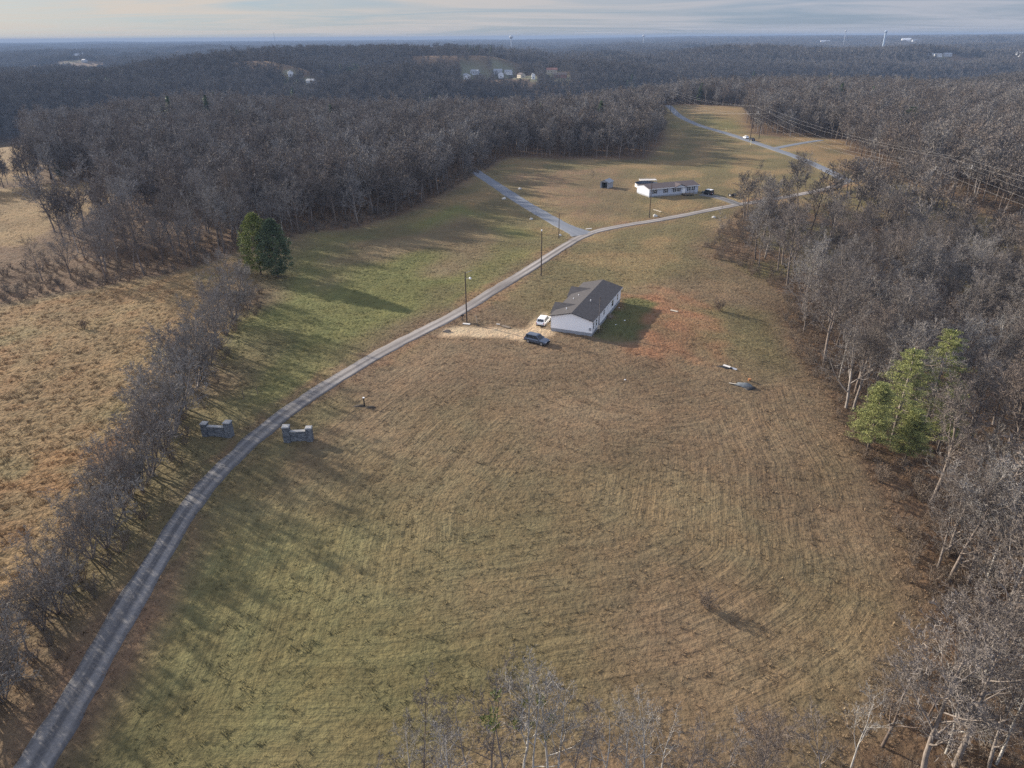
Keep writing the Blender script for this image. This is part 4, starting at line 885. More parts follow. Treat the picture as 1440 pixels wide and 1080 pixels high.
# ------------------------------------------------------------------ vehicles
def wheel(par, x, y, r, w_):
    o = MB().tube([(x, y - w_ / 2, r), (x, y - w_ / 2 + .03, r), (x, y + w_ / 2 - .03, r), (x, y + w_ / 2, r)], [r - .03, r, r, r - .03], 18).build('wheel', M['rubber'], par)
    s = 1 if y > 0 else -1; MB().tube([(x, y + s * (w_ / 2 - .02), r), (x, y + s * (w_ / 2 + .015), r)], r * .62, 14).build('rim', M['metal'], o)
def suv(name, loc, rz, paint, label, cat='SUV', L=4.6, W=1.84, Hh=1.68, boxy=0.0, roofm=None):
    """x is forward, y is left; body lofted through cross-sections along its length"""
    o = empty(name, loc, rz); tag(o, label, cat); P_ = M[paint]; hb, hh = .98, .92   # belt height, hood height
    st = [(-L / 2, .50, .80, .86), (-L / 2 + .12, .40, hb - .04, .95), (-L * .25, .30, hb, 1.0), (L * .1, .28, hb, 1.0), (L * .2, .28, hb - .01, 1.0), (L * .38, .32, hh - .02 + .04 * boxy, .97), (L / 2 - .1, .38, hh - .14 + .12 * boxy, .90 + .06 * boxy), (L / 2, .46, .66 + .12 * boxy, .80 + .12 * boxy)]
    V = []; F = []
    for x_, z0, z1, f in st:
        y_ = W / 2 * f; V += [(x_, -y_ * .94, z0), (x_, -y_, z0 + .18), (x_, -y_, z1 - .16), (x_, -y_ * .93, z1), (x_, y_ * .93, z1), (x_, y_, z1 - .16), (x_, y_, z0 + .18), (x_, y_ * .94, z0)]
    for i in range(len(st) - 1):
        for j in range(8): F.append((8 * i + j, 8 * i + (j + 1) % 8, 8 * i + 8 + (j + 1) % 8, 8 * i + 8 + j))
    F += [tuple(range(8))[::-1], tuple(8 * (len(st) - 1) + j for j in range(8))]
    MB().add(V, F).build('body', P_, o, smooth=False)
    xb0, xb1, xt0, xt1 = -L / 2 + .16, L * .24, -L / 2 + .42 - .2 * boxy, L * .07 + .28 * boxy; yb, yt = W / 2 * .92, W / 2 * (.74 + .14 * boxy); zb = hb - .03
    bot = [Vector(p) for p in ((xb0, -yb, zb), (xb1, -yb, zb), (xb1, yb, zb), (xb0, yb, zb))]; top = [Vector(p) for p in ((xt0, -yt, Hh - .07), (xt1, -yt, Hh - .07), (xt1, yt, Hh - .07), (xt0, yt, Hh - .07))]
    MB().hexa(bot, top).build('cabin', P_, o)
    MB().hexa([top[0] + Vector((.02, .04, .003)), top[1] + Vector((-.02, .04, .003)), top[2] + Vector((-.02, -.04, .003)), top[3] + Vector((.02, -.04, .003))], [top[0] + Vector((.14, .14, .07)), top[1] + Vector((-.2, .14, .07)), top[2] + Vector((-.2, -.14, .07)), top[3] + Vector((.14, -.14, .07))]).build('roof', M[roofm] if roofm else P_, o)
    def pane(nm, a, b, c_, d, u0, u1, v0, v1):
        f = lambda u, v: (a * (1 - u) + b * u) * (1 - v) + (d * (1 - u) + c_ * u) * v
        q_ = [f(u0, v0), f(u1, v0), f(u1, v1), f(u0, v1)]; n = (q_[1] - q_[0]).cross(q_[3] - q_[0]).normalized()
        MB().hexa([p - n * .01 for p in q_], [p + n * .012 for p in q_]).build(nm, M['glass'], o)
    pane('windshield', bot[1], bot[2], top[2], top[1], .07, .93, .08, .95); pane('rear_window', bot[3], bot[0], top[0], top[3], .09, .91, .25, .92)
    for (a, b, c_, d, r0) in ((bot[0], bot[1], top[1], top[0], 0), (bot[2], bot[3], top[3], top[2], 1)):
        for u0, u1 in ((.06, .28), (.31, .60), (.63, .93)):
            if r0: u0, u1 = 1 - u1, 1 - u0
            pane('side_window', a, b, c_, d, u0, u1, .12, .9)
    for x_ in (-L * .29, L * .31):
        for s in (-1, 1): wheel(o, x_, s * (W / 2 - .09), .36, .24)
    for s in (-1, 1):
        MB().box(L / 2 - .16, L / 2 - .01, *sorted((s * W * .27, s * W * .42)), .64, .76).build('headlight', M['lamp'], o); MB().box(-L / 2 - .01, -L / 2 + .14, *sorted((s * W * .34, s * W * .45)), .72, .92).build('tail_light', M['red'], o)
        MB().box(L * .17, L * .2, *sorted((s * W * .5, s * (W * .5 + .2))), .98, 1.12).build('mirror', P_, o)
    MB().box(-L / 2 - .05, -L / 2 + .1, -W * .45, W * .45, .36, .56).build('bumper', M['black'], o); MB().box(L / 2 - .1, L / 2 + .04, -W * .42, W * .42, .34, .56).build('bumper', M['black'], o)
    MB().box(L / 2 - .09, L / 2 + .02, -W * .22, W * .22, .58, .72).build('grille', M['black'], o); MB().box(-L / 2 - .03, -L / 2 + .05, -.26, .26, .60, .72).build('number_plate', M['trim'], o)
    return o
def heading(p, q): a, b = at(*p), at(*q); return math.atan2(b.y - a.y, b.x - a.x)
suv('parked_car', at(755, 482), heading((741, 478), (770, 484.5)), 'blue_paint', 'dark blue-grey SUV parked at the edge of the tan dirt drive')
suv('parked_car', at(764.5, 455), heading((760, 457), (769, 447)), 'white_paint', 'white SUV parked against the left side of the long white house')
suv('parked_car', at(995, 273.5), heading((1000, 275), (990, 273)), 'black_paint', 'boxy black off-roader with white top at the end of the blue house driveway', 'off-roader', L=4.2, Hh=1.85, boxy=1.0, roofm='white_paint')
fd = heading((1060, 200), (1040, 193)); suv('parked_car', at(1048.5, 195), fd, 'white_paint', 'white car parked on the far road by the power line poles', 'car', Hh=1.55)
suv('parked_car', at(1057, 198), fd, 'black_paint', 'black car parked nose to tail with the white one on the far road', 'car', Hh=1.55)
q = at(1029.5, 277.5); TR = empty('utility_trailer', q, R(35)); tag(TR, 'small dark utility trailer with pale panel at the driveway bend', 'trailer')
MB().box(-1.3, 1.3, -.75, .75, .45, .6).build('bed', M['black'], TR); tb = MB(); tb.box(-1.3, -1.22, -.75, .75, .6, 1.35); tb.box(1.22, 1.3, -.75, .75, .6, 1.2); tb.box(-1.22, 1.22, -.75, -.69, .6, .95); tb.box(-1.22, 1.22, .69, .75, .6, .95); tb.build('side_panel', M['black'], TR)
MB().box(-1.36, -1.302, -.3, .3, .65, 1.05).build('end_panel', M['capstone'], TR); MB().tube([(1.3, 0, .5), (2.7, 0, .45)], .05, 6).build('drawbar', M['metal'], TR)
for s in (-1, 1): wheel(TR, 0, s * .88, .32, .2)

# ------------------------------------------------------------------ gate walls, posts, poles, wires
def gate(pl, pr, tall_left, label):
    a, b = at(*pl), at(*pr); d = b - a; d.z = 0; o = empty('stone_gate_wall', (a.x, a.y, min(a.z, b.z)), math.atan2(d.y, d.x)); tag(o, label, 'gate wall'); L_ = d.length
    hl, hr = (2.35, 2.0) if tall_left else (2.0, 2.35); pw = .42
    MB().box(pw - .0, L_ - pw, -.24, .24, -.4, 1.5).build('wall', M['stone'], o, .02); MB().box(pw + .002, L_ - pw - .002, -.29, .29, 1.503, 1.6).build('coping', M['gate_cap'], o)
    for x_, h_, s in ((0, hl, 1.12 if tall_left else 1), (L_, hr, 1 if tall_left else 1.12)):
        p_ = MB().box(x_ - pw * s, x_ + pw * s, -pw * s, pw * s, -.4, h_).build('pillar', M['stone'], o, .03); e = pw * s + .06
        MB().hexa([(x_ - e, -e, h_ + .003), (x_ + e, -e, h_ + .003), (x_ + e, e, h_ + .003), (x_ - e, e, h_ + .003)], [(x_ - e * .8, -e * .8, h_ + .12), (x_ + e * .8, -e * .8, h_ + .12), (x_ + e * .8, e * .8, h_ + .12), (x_ - e * .8, e * .8, h_ + .12)]).build('cap', M['gate_cap'], p_)
    return o
gate((290.5, 612.5), (323.5, 614), False, 'grey stone gate wall between two pillars, left of the road')
gate((405, 620.5), (436.5, 619), True, 'grey stone gate wall between two pillars, right of the road')
def post(name, px, py, h, r, m, label, cat='post', cap=None, lean=0):
    q = at(px, py); o = empty(name, q); tag(o, label, cat); MB().tube([(0, 0, -.2), (lean, 0, h)], [r, r * .9], 7).build('shaft', M[m], o)
    if cap: MB().box(lean - r * 1.2, lean + r * 1.2, -r * 1.2, r * 1.2, h + .002, h + .12).build('cap', M[cap], o)
    return o
post('fence_post', 342.7, 561, 1.6, .06, 'wood', 'thin wooden fence post in the green grass, left one of two')
post('fence_post', 363, 555.5, 1.55, .06, 'wood', 'thin wooden fence post in the green grass, right one of two', lean=-.1)
post('marker_post', 512.5, 571, 1.35, .11, 'black', 'black post with pale top alone in the mown field near the right gate wall', cap='trim')
post('marker_post', 671.5, 455, 1.7, .045, 'tan_siding', 'thin tan stake beside the light pole at the dirt drive', lean=-.3)
for px, py, h, m, l in ((949, 160.5, 2.2, 'trim', 'white marker post right of the paired poles where the far road leaves the field'), (974.5, 168, 1.2, 'orange_tag', 'short orange marker by the far road'),
                        (1020.8, 185.5, 2.0, 'yellow', 'pale yellow marker post on the uphill side of the far road'), (1055.7, 204, 2.2, 'yellow', 'pale yellow marker post below the parked black and white cars')):
    if m not in M: M[m] = pmat(m, (.62, .30, .10) if m == 'orange_tag' else (.70, .66, .38), .6)
    post('marker_post', px, py, h, .14, m, l)
q = at(1167, 246); SG = empty('road_sign', q, R(-20)); tag(SG, 'small white sign at the roadside right of the far junction', 'sign'); MB().tube([(0, 0, -.2), (0, 0, 1.5)], .05, 6).build('post', M['metal'], SG); MB().box(-.45, .45, -.075, -.055, .75, 1.5).build('sign_board', M['trim'], SG)
q = at(650.5, 451.5); MBX = empty('mailbox', q, R(150)); tag(MBX, 'dark mailbox on a post beside the road at the dirt drive', 'mailbox')
MB().box(-.06, .06, -.06, .06, -.2, 1.05).build('post', M['wood'], MBX); MB().prism([(-.14, 1.053), (.14, 1.053), (.14, 1.25), (.08, 1.36), (-.08, 1.36), (-.14, 1.25)], .62, 'y', -.31).build('box', M['black'], MBX); MB().box(.145, .165, -.1, .02, 1.15, 1.32).build('flag', M['red'], MBX)
def pole(px, py, h, label, lamp=False, arm=False, meter=False, cap=False, r=.15):
    q = at(px, py); o = empty('utility_pole', q, R(-10)); tag(o, label, 'utility pole'); MB().tube([(0, 0, -.3), (0, 0, h)], [r, r * .65], 10).build('shaft', M['pole'], o)
    if lamp:
        a = MB().tube([(r * .6, 0, h - 1.4), (.9, 0, h - 1.1)], .035, 6).build('lamp_arm', M['metal'], o); MB().tube([(.95, 0, h - 1.36), (.95, 0, h - 1.2), (.95, 0, h - 1.02)], [.24, .22, .1], 10).build('lamp_head', M['trim'], o)
    if arm: MB().tube([(0, 0, h - .25), (1.3, .2, h + .25)], .03, 5).build('bracket', M['metal'], o)
    if meter: MB().box(-.22, .22, -r - .2, -r - .01, .9, 1.6).build('meter_box', M['tan_siding'], o); MB().tube([(0, -r - .05, 1.6), (0, -r * .7 - .05, h - .3)], .03, 6).build('conduit', M['metal'], o)
    if cap: MB().tube([(0, 0, h + .002), (0, 0, h + .3)], .16, 8).build('cap', M['trim'], o)
    return o
pole(656.5, 454, 10.3, 'tall dark utility pole with a lamp, beside the road at the dirt drive', lamp=True, arm=True)
pole(761, 388, 10.6, 'tall dark utility pole with pale cap, beside the road above the parked white SUV', cap=True)
pole(785.7, 335, 6.8, 'dark utility pole at the fork where the side road joins', r=.13)
pole(913, 306, 10.7, 'tall dark utility pole in front of the pale blue-grey house')
pole(841.5, 468, 7.0, 'slim service pole with a meter box against the right side of the white house', meter=True, r=.11)
def hframe(x_, y_, rz, h, label):
    o = empty('transmission_pole', (x_, y_, Hs(x_, y_)), rz); tag(o, label, 'power pole')
    for s in (-1, 1): MB().tube([(s * 2.4, 0, -.5), (s * 2.35, 0, h)], [.24, .15], 8).build('pole', M['pole'], o)
    MB().box(-6.6, 6.6, -.3, -.16, h - 2.3, h - 1.95).build('crossarm', M['wood'], o)
    for s in (-2.3, 2.3): pass
    for xx in (-6.2, 0, 6.2): MB().tube([(xx, -.23, h - 2.32), (xx, -.23, h - 3.5)], .09, 6).build('insulator', M['capstone'], o)
    b = MB(); b.tube([(-2.3, .2, h - 6), (2.3, .2, h - 2.6)], .06, 5); b.tube([(2.3, .3, h - 6), (-2.3, .3, h - 2.6)], .06, 5); b.build('brace', M['wood'], o); return o
f1, f2 = at(938, 160.5), at(1061, 195.5); dv = Vector((f2.x - f1.x, f2.y - f1.y, 0)); f0 = f1 - dv * .9; az_ = math.atan2(dv.y, dv.x) + math.pi / 2
HP = 16.5
HF3 = (142, 235)
frames = [(f0.x, f0.y), (f1.x, f1.y), (f2.x, f2.y), HF3]
f4 = (HF3[0] + (HF3[0] - f2.x), HF3[1] + (HF3[1] - f2.y))
LABH = [None, 'pair of tall dark poles with a crossarm at the top of the far field', 'pair of tall dark poles with a crossarm behind the parked cars', 'paired power poles half hidden among the bare trees at the right']
for i, (x_, y_) in enumerate(frames):
    if i: hframe(x_, y_, az_, HP, LABH[i])
frames.append(f4); off = Vector((math.cos(az_), math.sin(az_), 0))
for k, (o_, dz_, sag) in enumerate(((-6.2, -3.5, 4.2), (0, -3.5, 4.4), (6.2, -3.5, 4.2), (-2.35, 0, 2.6), (2.35, 0, 2.6))):
    pts = []
    for i in range(len(frames) - 1):
        a = Vector((*frames[i], Hs(*frames[i]) + HP + dz_)) + off * o_; b = Vector((*frames[i + 1], Hs(*frames[i + 1]) + HP + dz_)) + off * o_
        for t in range(24):
            s = t / 24; pts.append(a.lerp(b, s) - Vector((0, 0, 4 * sag * s * (1 - s))))
    w_ = MB().tube(pts, .014, 5).build('power_line', M['wire'])
    tag(w_, ('one of three pale conductor wires slung under the crossarms across the right woods' if k < 3 else 'one of two thin shield wires on top of the power line poles'), 'wire', 'conductor wires of the power line' if k < 3 else 'shield wires of the power line')

# ------------------------------------------------------------------ small things lying about
def lump(name, px, py, sx_, sy_, sz_, m, label, cat, seed=0, rz=0):
    r = random.Random(seed); bm = bmesh.new(); bmesh.ops.create_icosphere(bm, subdivisions=3, radius=1)
    ph = [r.uniform(0, 6.28) for _ in range(6)]
    for v in bm.verts:
        c_ = v.co; k = 1 + .16 * math.sin(3 * c_.x + ph[0]) * math.sin(3.3 * c_.y + ph[1]) + .1 * math.sin(7 * c_.x + 5 * c_.z + ph[2]) + .06 * math.sin(13 * c_.y + 9 * c_.x + ph[3])
        v.co = Vector((c_.x * sx_ * k, c_.y * sy_ * k, max(-.12, c_.z * sz_ * k)))
    me = bpy.data.meshes.new(name); bm.to_mesh(me); bm.free(); me.polygons.foreach_set('use_smooth', [True] * len(me.polygons))
    o = link(name, me, M[m]); o.location = at(px, py); o.rotation_euler.z = rz; return tag(o, label, cat)
def board(name, p, q, w_, th, m, label, cat='board', lift=.04, tip=0.0):
    a, b = at(*p), at(*q); d = b - a; L_ = math.hypot(d.x, d.y); o = MB().box(0, L_, -w_ / 2, w_ / 2, 0, th).build(name, M[m]); o.location = (a.x, a.y, max(a.z, b.z) + lift); o.rotation_euler = (tip, 0, math.atan2(d.y, d.x)); return tag(o, label, cat)
M['tarp'] = pmat('grey_tarp', (.15, .165, .175), .6, (.07, .08, .09), 1.8); M['orange_p'] = pmat('orange_plastic', (.38, .17, .07), .5)
lump('tarp_heap', 1046, 542, 1.5, .8, .34, 'tarp', 'crumpled grey tarp heap on the brown field, near the orange bucket', 'tarp heap', 4, -.35)
lump('tarp_heap', 1055, 547, 1.0, .6, .3, 'black', 'flat black plastic heap just below the grey tarp', 'plastic heap', 5, .3)
q = at(1053.5, 536); bk = empty('bucket', q); tag(bk, 'orange bucket beside the grey tarp heap', 'bucket'); MB().tube([(0, 0, 0), (0, 0, .42)], [.2, .24], 14).build('bucket_body', M['orange_p'], bk); MB().tube([(0, 0, .422), (0, 0, .45)], .25, 14).build('lid', M['orange_p'], bk)
board('metal_sheet', (1017, 514.5), (1027, 518), .4, .04, 'capstone', 'long white metal sheet on the brown field above the tarp heap', 'metal sheet', .15, .25)
board('metal_sheet', (1028, 518), (1036, 521), .45, .04, 'metal', 'shorter grey metal sheet at the end of the white one', 'metal sheet', .1, .2)
lump('plastic_heap', 1020, 516.5, 1.3, .5, .16, 'black', 'dark plastic under the white metal sheet', 'plastic heap', 8, -.4)
board('plank', (1025, 539), (1035, 541), .25, .06, 'tan_siding', 'pale plank left of the grey tarp heap', 'plank')
board('plank', (943, 436.5), (953, 439), .5, .1, 'tan_siding', 'pale board lying on the turned orange soil', 'board')
board('plank', (651, 455.5), (661, 456.5), .55, .1, 'capstone', 'white slab at the foot of the lamp pole by the road', 'slab')
board('plank', (824, 322.5), (832, 321.6), .55, .08, 'capstone', 'white board on the verge where the side road meets the gravel road', 'board')
board('plank', (919, 295), (930, 298.5), .4, .1, 'tan_siding', 'tan board in the grass in front of the blue-grey house', 'board')
board('plank', (706, 459), (717, 462), .7, .18, 'wood', 'stack of dark planks beside the dirt drive', 'planks')
board('plank', (698, 456), (703, 456.5), .3, .06, 'capstone', 'short white board beside the dark planks by the dirt drive', 'board')
for i, (px, py, s, l) in enumerate(((921.5, 304.5, .75, 'pale boulder at the foot of the pole in front of the blue-grey house'), (1004, 306, .6, 'pale boulder below the gravel road near the driveway bend'), (708.5, 280, .7, 'pale boulder left of the side road near its upper end'), (747, 308.5, .55, 'pale boulder left of the side road, near the fork'), (787.5, 331.5, .5, 'small pale boulder at the foot of the fork pole'), (731, 266, .6, 'pale stone right of the side road'))):
    lump('boulder', px, py, s, s * .8, s * .9, 'boulder', l, 'boulder', 20 + i)
M['dark_brush'] = pmat('dark_brush', (.045, .036, .028), .95, (.07, .055, .04), 6)
lump('brush_pile', 505, 571.5, .9, .4, .22, 'dark_brush', 'dark heap of cut brush at the left foot of the black post', 'brush pile', 31); lump('brush_pile', 521, 573, .8, .35, .2, 'dark_brush', 'small dark heap at the right foot of the black post', 'brush pile', 32)
lump('soil_heap', 628, 466, .8, .5, .35, 'brush', 'dark soil heap where the dirt drive meets the road', 'soil heap', 33)
for i, (px, py, l) in enumerate(((878.6, 450.5, 'white scrap on the shaded lawn behind the white house, lower right'), (870.5, 433, 'white scrap at the far edge of the shaded lawn, by the house corner'), (866, 456.7, 'pale scrap on the shaded lawn, nearest the service pole'))):
    lump('litter', px, py, .18, .13, .08, 'trim', l, 'scrap', 50 + i)
lump('litter', 879, 534, .16, .12, .08, 'trim', 'tiny white scrap alone on the mown field below the house', 'scrap', 55)

# ------------------------------------------------------------------ far off: farmhouses, towers, smoke
M['white_wall'] = pmat('white_wall', (.78, .79, .80), .7); M['grey_wall'] = pmat('grey_wall', (.45, .47, .50), .7); M['tower_paint'] = pmat('pale_blue_tank_paint', (.36, .44, .54), .5)
def far_house(px, py, w_, l_, h_, rz, wall, roofm, label, grp=None, q=None, cat='house'):
    q = q or at(px, py); o = empty('farmhouse' if cat == 'house' else 'barn', q, rz); tag(o, label, cat, grp); s = w_ / 2; t = .2
    MB().prism([(-s, -1.5), (s, -1.5), (s, h_), (0, h_ + s * .55), (-s, h_)], l_, 'y', -l_ / 2).build('wall', M[wall], o); r = MB()
    for k in (-1, 1): r.prism([(0, h_ + s * .55 + .02), (k * (s + .4), h_ - .2), (k * (s + .4), h_ - .2 + t), (0, h_ + s * .55 + .02 + t)], l_ + .8, 'y', -l_ / 2 - .4)
    r.build('roof', M[roofm], o); d = MB()
    for a in (-.3, .02, .3): d.box(s, s + .06, l_ * a - .6, l_ * a + .6, 1.0, 2.4); d.box(-s - .06, -s, l_ * a - .6, l_ * a + .6, 1.0, 2.4)
    d.box(-.7, .7, -l_ / 2 - .06, -l_ / 2, 0.9, 2.4); d.build('windows', M['glass'], o); return o
far_house(656, 110, 9, 15, 4.5, .4, 'white_wall', 'grey_roof', 'white farmhouse at the left end of the village seen beyond the woods')
far_house(668, 104, 9, 13, 4, 1.2, 'grey_wall', 'grey_roof', 'grey house just right of and behind the leftmost village house')
far_house(676, 109, 7, 9, 3.5, .2, 'grey_wall', 'shingle2', 'small grey outbuilding in the village, below the grey house')
far_house(700, 103, 9, 14, 4, 1.7, 'grey_wall', 'grey_roof', 'blue-grey house at the middle of the village beyond the woods')
far_house(704, 109, 9, 14, 6.5, .1, 'white_wall', 'grey_roof', 'tall bright white house at the middle of the village')
far_house(715, 104, 8, 12, 4, 1.3, 'white_wall', 'grey_roof', 'low white house right of the tall bright white one')
far_house(733, 109, 8, 11, 4, .5, 'tan_siding', 'shingle2', 'tan house right of the white village houses')
far_house(750, 111, 5, 7, 6, 0, 'white_wall', 'grey_roof', 'narrow white building near the right end of the village')
far_house(776, 102, 9, 16, 4, 1.5, 'tan_siding', 'brick', 'red-roofed house at the right end of the village')
far_house(788, 109, 9, 18, 4, 1.4, 'brick', 'shingle2', 'long rust-red building at the right end of the village', cat='barn')
for px, py, w_, l_, h_, rz, wl, l in ((86, 83, 9, 16, 4.5, 1.2, 'white_wall', 'white house at the left of the distant left hillside group'), (97, 79, 9, 15, 5, .3, 'tan_siding', 'tan house in the middle of the distant left hillside group'), (108, 77.5, 10, 18, 5, 1.4, 'white_wall', 'pale house in the middle of the hillside group, right of the tan one'), (116, 77, 9, 16, 6, .2, 'white_wall', 'bright white house at the upper right of the hillside group'), (119, 87, 9, 15, 4.5, 1.0, 'grey_wall', 'grey house at the lower right of the hillside group')):
    far_house(px, py, w_, l_, h_, rz, wl, 'grey_roof', l)
far_house(409, 107, 7, 9, 5, .3, 'white_wall', 'grey_roof', 'small white house high among the dark left-centre trees'); far_house(438, 119, 8, 12, 5, 1.1, 'white_wall', 'grey_roof', 'pale blue-white house just beyond the left canopy')
for px, py, w_, l_, h_, rz, wl, l in ((1281, 80, 9, 14, 5, .2, 'white_wall', 'bright white house, leftmost of the row on the right-hand ridge'), (1306, 79, 9, 18, 4, 1.4, 'grey_wall', 'grey house in the right ridge row, next to the bright white one'), (1318, 79.5, 9, 17, 4, 1.5, 'white_wall', 'long white house in the middle of the right ridge row'), (1332, 78.5, 9, 17, 4, 1.45, 'grey_wall', 'grey house near the right end of the right ridge row'), (1434, 79, 10, 16, 6, .3, 'white_wall', 'white house at the right edge on the ridge')):
    far_house(px, py, w_, l_, h_, rz, wl, 'grey_roof', l)
far_house(1274, 58.5, 26, 44, 9, 1.3, 'white_wall', 'white_wall', 'large white hall on the skyline right of the tall pale tower', cat='barn'); far_house(1291, 59, 18, 60, 7, 1.5, 'grey_wall', 'grey_roof', 'long grey hall on the skyline at the far right', cat='barn'); far_house(1160, 59.5, 14, 50, 6, 1.5, 'white_wall', 'white_wall', 'long low white building on the far ridge left of the tall pale tower', cat='barn')
far_house(478, 73, 9, 20, 4, 1.5, 'grey_wall', 'grey_roof', 'small grey barn on the far plateau left of the pale green fields', cat='barn')
def at_dist(px, D):
    d = ray(px, 55); k = D / math.hypot(d[0], d[1]); x, y = d[0] * k, d[1] * k; return Vector((x, y, Hs(x, y)))
def top_for(px, py, D):
    d = ray(px, py); return CAM_Z + d[2] / math.hypot(d[0], d[1]) * D
def water_tower(px, ytop, D, rb, label, m='grey_wall', shaft=None):
    q = at_dist(px, D); zt = top_for(px, ytop, D) - q.z; o = empty('water_tower', q); tag(o, label, 'water tower'); rs = shaft or rb * .28
    MB().tube([(0, 0, -2), (0, 0, 3), (0, 0, zt - 1.7 * rb), (0, 0, zt - 1.5 * rb)], [rs * 1.7, rs, rs, rs * 1.5], 14).build('stem', M[m], o)
    n = 10; MB().tube([(0, 0, zt - rb * 1.6 + 1.6 * rb * i / n) for i in range(n + 1)], [max(.15, rb * math.sin(math.pi * (.06 + .9 * i / n)) ** .6) for i in range(n + 1)], 20).build('tank', M[m], o, smooth=True)
water_tower(719, 49.5, 3600, 9, 'dark water tower on the skyline near the middle'); water_tower(1187.5, 42.5, 3900, 4.2, 'small dark water tower on the skyline left of the tall pale one'); water_tower(1244, 42.5, 3000, 4.6, 'tall pale blue water tower on the far right ridge', 'tower_paint', 3.4)
water_tower(905, 48.5, 5200, 9, 'tiny distant water tower on the skyline right of the middle')
q = at_dist(386, 4200); zt = top_for(386, 46, 4200) - q.z; tag(MB().tube([(q.x, q.y, q.z - 1), (q.x, q.y, q.z + zt)], [2.0, .8], 6).build('radio_mast', M['grey_wall']), 'thin grey mast on the skyline left of the middle', 'mast')
def smoke():
    m = bpy.data.materials.new('smoke_air'); m.use_nodes = True; nt = m.node_tree; nt.nodes.remove(nt.nodes['Principled BSDF']); v = nt.nodes.new('ShaderNodeVolumePrincipled')
    v.inputs['Color'].default_value = (.85, .88, .92, 1); v.inputs['Density'].default_value = .012; nt.links.new(v.outputs[0], nt.nodes['Material Output'].inputs['Volume'])
    q = at_dist(589, 2600); o = MB().tube([(0, 0, 0), (1, 0, 12), (5, 2, 28), (3, 1, 44), (-3, 3, 60)], [3, 7, 9, 12, 6], 12).build('smoke', m); o.location = q; tag(o, 'thin pale smoke rising from the far woods', kind='stuff')
smoke()

# ------------------------------------------------------------------ air
def haze():
    m = bpy.data.materials.new('haze_air'); m.use_nodes = True; nt = m.node_tree; nt.nodes.remove(nt.nodes['Principled BSDF'])
    v = nt.nodes.new('ShaderNodeVolumePrincipled'); v.inputs['Color'].default_value = (.23, .32, .49, 1); v.inputs['Density'].default_value = HAZE; v.inputs['Anisotropy'].default_value = .0
    nt.links.new(v.outputs[0], nt.nodes['Material Output'].inputs['Volume'])
    zmin = float(GH.min()) - 1.0
    tag(MB().box(-14500, 14500, -520, 14500, zmin, float(GH.max()) + 26).build('haze', m), kind='stuff')
HAZE = .00015
haze()

# ------------------------------------------------------------------ light, sky
w = bpy.data.worlds.new('World'); sc.world = w; w.use_nodes = True; nt = w.node_tree; L = nt.links.new
bg = nt.nodes['Background']
sky = N(nt, 'ShaderNodeTexSky', sky_type='NISHITA'); sky.sun_disc = False; sky.sun_elevation = SUN_EL; sky.sun_rotation = SUN_AZ; sky.altitude = 300; sky.air_density = 1.0; sky.dust_density = .3
tc = N(nt, 'ShaderNodeTexCoord'); sx = N(nt, 'ShaderNodeSeparateXYZ'); L(tc.outputs['Generated'], sx.inputs[0])
dz = N(nt, 'ShaderNodeMath', operation='ADD'); L(sx.outputs[2], dz.inputs[0]); dz.inputs[1].default_value = .035
dm = N(nt, 'ShaderNodeMath', operation='MAXIMUM'); L(dz.outputs[0], dm.inputs[0]); dm.inputs[1].default_value = .02
qx = N(nt, 'ShaderNodeMath', operation='DIVIDE'); L(sx.outputs[0], qx.inputs[0]); L(dm.outputs[0], qx.inputs[1])
qy = N(nt, 'ShaderNodeMath', operation='DIVIDE'); L(sx.outputs[1], qy.inputs[0]); L(dm.outputs[0], qy.inputs[1])
cb = N(nt, 'ShaderNodeCombineXYZ'); L(qx.outputs[0], cb.inputs[0]); L(qy.outputs[0], cb.inputs[1])
mp = N(nt, 'ShaderNodeMapping'); L(cb.outputs[0], mp.inputs[0]); mp.inputs['Rotation'].default_value = (0, 0, R(12)); mp.inputs['Scale'].default_value = (.17, .30, 1)
cn = N(nt, 'ShaderNodeTexNoise', Scale=1.0, Detail=8.0, Roughness=.62, Distortion=1.2); L(mp.outputs[0], cn.inputs['Vector'])
cr = N(nt, 'ShaderNodeValToRGB'); L(cn.outputs[0], cr.inputs[0]); cr.color_ramp.elements[0].position = .38; cr.color_ramp.elements[1].position = .60
vd = N(nt, 'ShaderNodeVectorMath', operation='DOT_PRODUCT'); L(tc.outputs['Generated'], vd.inputs[0]); vd.inputs[1].default_value = (math.sin(SUN_AZ) * math.cos(SUN_EL), math.cos(SUN_AZ) * math.cos(SUN_EL), math.sin(SUN_EL))
wr = N(nt, 'ShaderNodeMapRange'); L(vd.outputs['Value'], wr.inputs[0]); wr.inputs[1].default_value = .25; wr.inputs[2].default_value = 1.0
CL = N(nt, 'ShaderNodeMix', data_type='RGBA'); L(wr.outputs[0], CL.inputs[0]); CL.inputs[6].default_value = (3.3, 3.5, 4.0, 1); CL.inputs[7].default_value = (5.4, 4.75, 3.95, 1)
mx = N(nt, 'ShaderNodeMix', data_type='RGBA'); L(cr.outputs[0], mx.inputs[0]); 
skd = N(nt, 'ShaderNodeMix', data_type='RGBA'); skd.inputs[0].default_value = .62; L(sky.outputs[0], skd.inputs[6]); L(CL.outputs[2], skd.inputs[7])
bl = N(nt, 'ShaderNodeVectorMath', operation='MULTIPLY'); L(skd.outputs[2], bl.inputs[0]); bl.inputs[1].default_value = (.50, .62, .86)
L(bl.outputs[0], mx.inputs[6]); L(CL.outputs[2], mx.inputs[7])
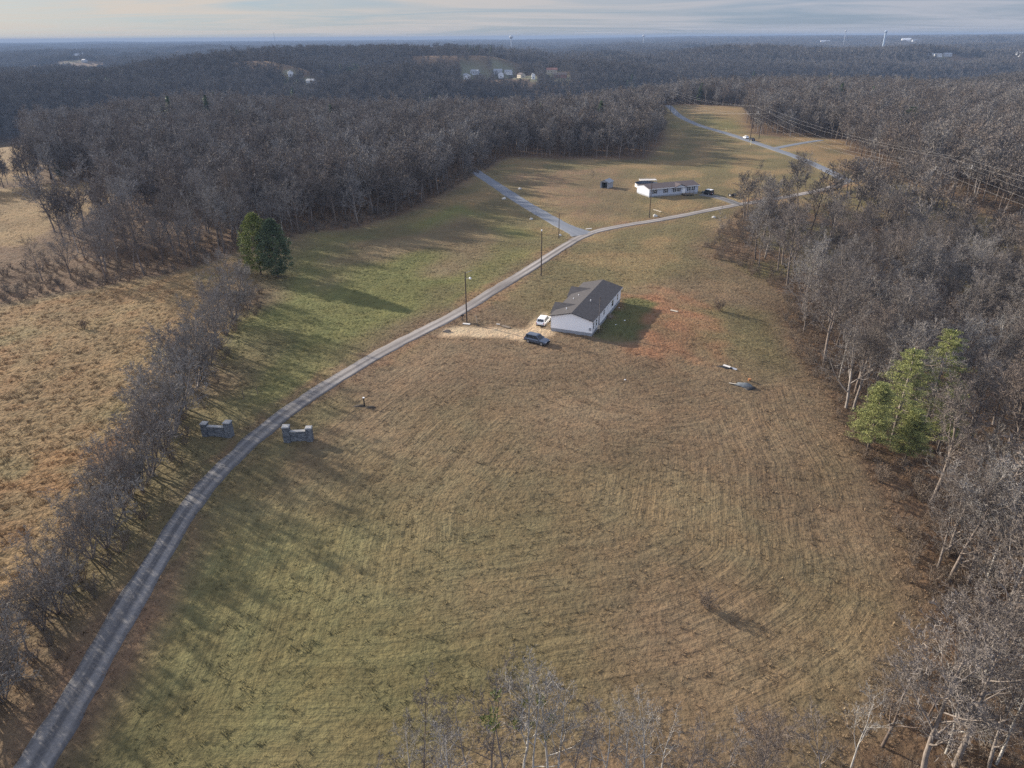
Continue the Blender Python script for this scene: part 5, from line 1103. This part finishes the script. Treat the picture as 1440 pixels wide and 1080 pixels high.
up = N(nt, 'ShaderNodeMapRange'); L(sx.outputs[2], up.inputs[0]); up.inputs[1].default_value = .06; up.inputs[2].default_value = .9; up.inputs[3].default_value = 1.0; up.inputs[4].default_value = 2.1  # sky overhead, out of view, brightened as added fill
upm = N(nt, 'ShaderNodeVectorMath', operation='SCALE'); L(mx.outputs[2], upm.inputs[0]); L(up.outputs[0], upm.inputs['Scale'])
sy = N(nt, 'ShaderNodeMapRange'); L(sx.outputs[1], sy.inputs[0]); sy.inputs[1].default_value = .1; sy.inputs[2].default_value = -.8; sy.inputs[3].default_value = 1.0; sy.inputs[4].default_value = 1.75  # unseen sky behind the camera brightened, added fill for shaded fronts
ups = N(nt, 'ShaderNodeVectorMath', operation='SCALE'); L(upm.outputs[0], ups.inputs[0]); L(sy.outputs[0], ups.inputs['Scale'])
L(ups.outputs[0], bg.inputs[0]); bg.inputs[1].default_value = .063
sun = bpy.data.lights.new('sun', 'SUN'); sun.energy = 5.0; sun.angle = R(1.0); sun.color = (1.0, .90, .76)
so = bpy.data.objects.new('sun', sun); COL.objects.link(so)
sd = Vector((math.sin(SUN_AZ) * math.cos(SUN_EL), math.cos(SUN_AZ) * math.cos(SUN_EL), math.sin(SUN_EL))); so.rotation_euler = sd.to_track_quat('Z', 'Y').to_euler(); so.location = sd * 300

# ------------------------------------------------------------------ camera and render
cd = bpy.data.cameras.new('camera'); cam = bpy.data.objects.new('camera', cd); COL.objects.link(cam); sc.camera = cam
cd.sensor_width = 36; cd.lens = 36 / (2 * .72); cd.clip_end = 40000; cd.clip_start = .5
cam.location = (0, 0, CAM_Z)
cam.matrix_world = Matrix.Translation((0, 0, CAM_Z)) @ Matrix.Rotation(math.pi / 2 - PITCH, 4, 'X') @ Matrix.Rotation(-ROLL, 4, 'Z')
sc.view_settings.view_transform = 'Standard'; sc.view_settings.look = 'None'; sc.view_settings.exposure = 1.14; sc.view_settings.gamma = 1
c = sc.cycles; c.max_bounces = 4; c.diffuse_bounces = 2; c.glossy_bounces = 2; c.transmission_bounces = 2; c.volume_bounces = 0; c.transparent_max_bounces = 4
c.use_denoising = False; c.denoiser = 'OPENIMAGEDENOISE'; c.denoising_input_passes = 'RGB_ALBEDO_NORMAL'; c.denoising_prefilter = 'FAST'; c.sample_clamp_indirect = 4; c.use_adaptive_sampling = False
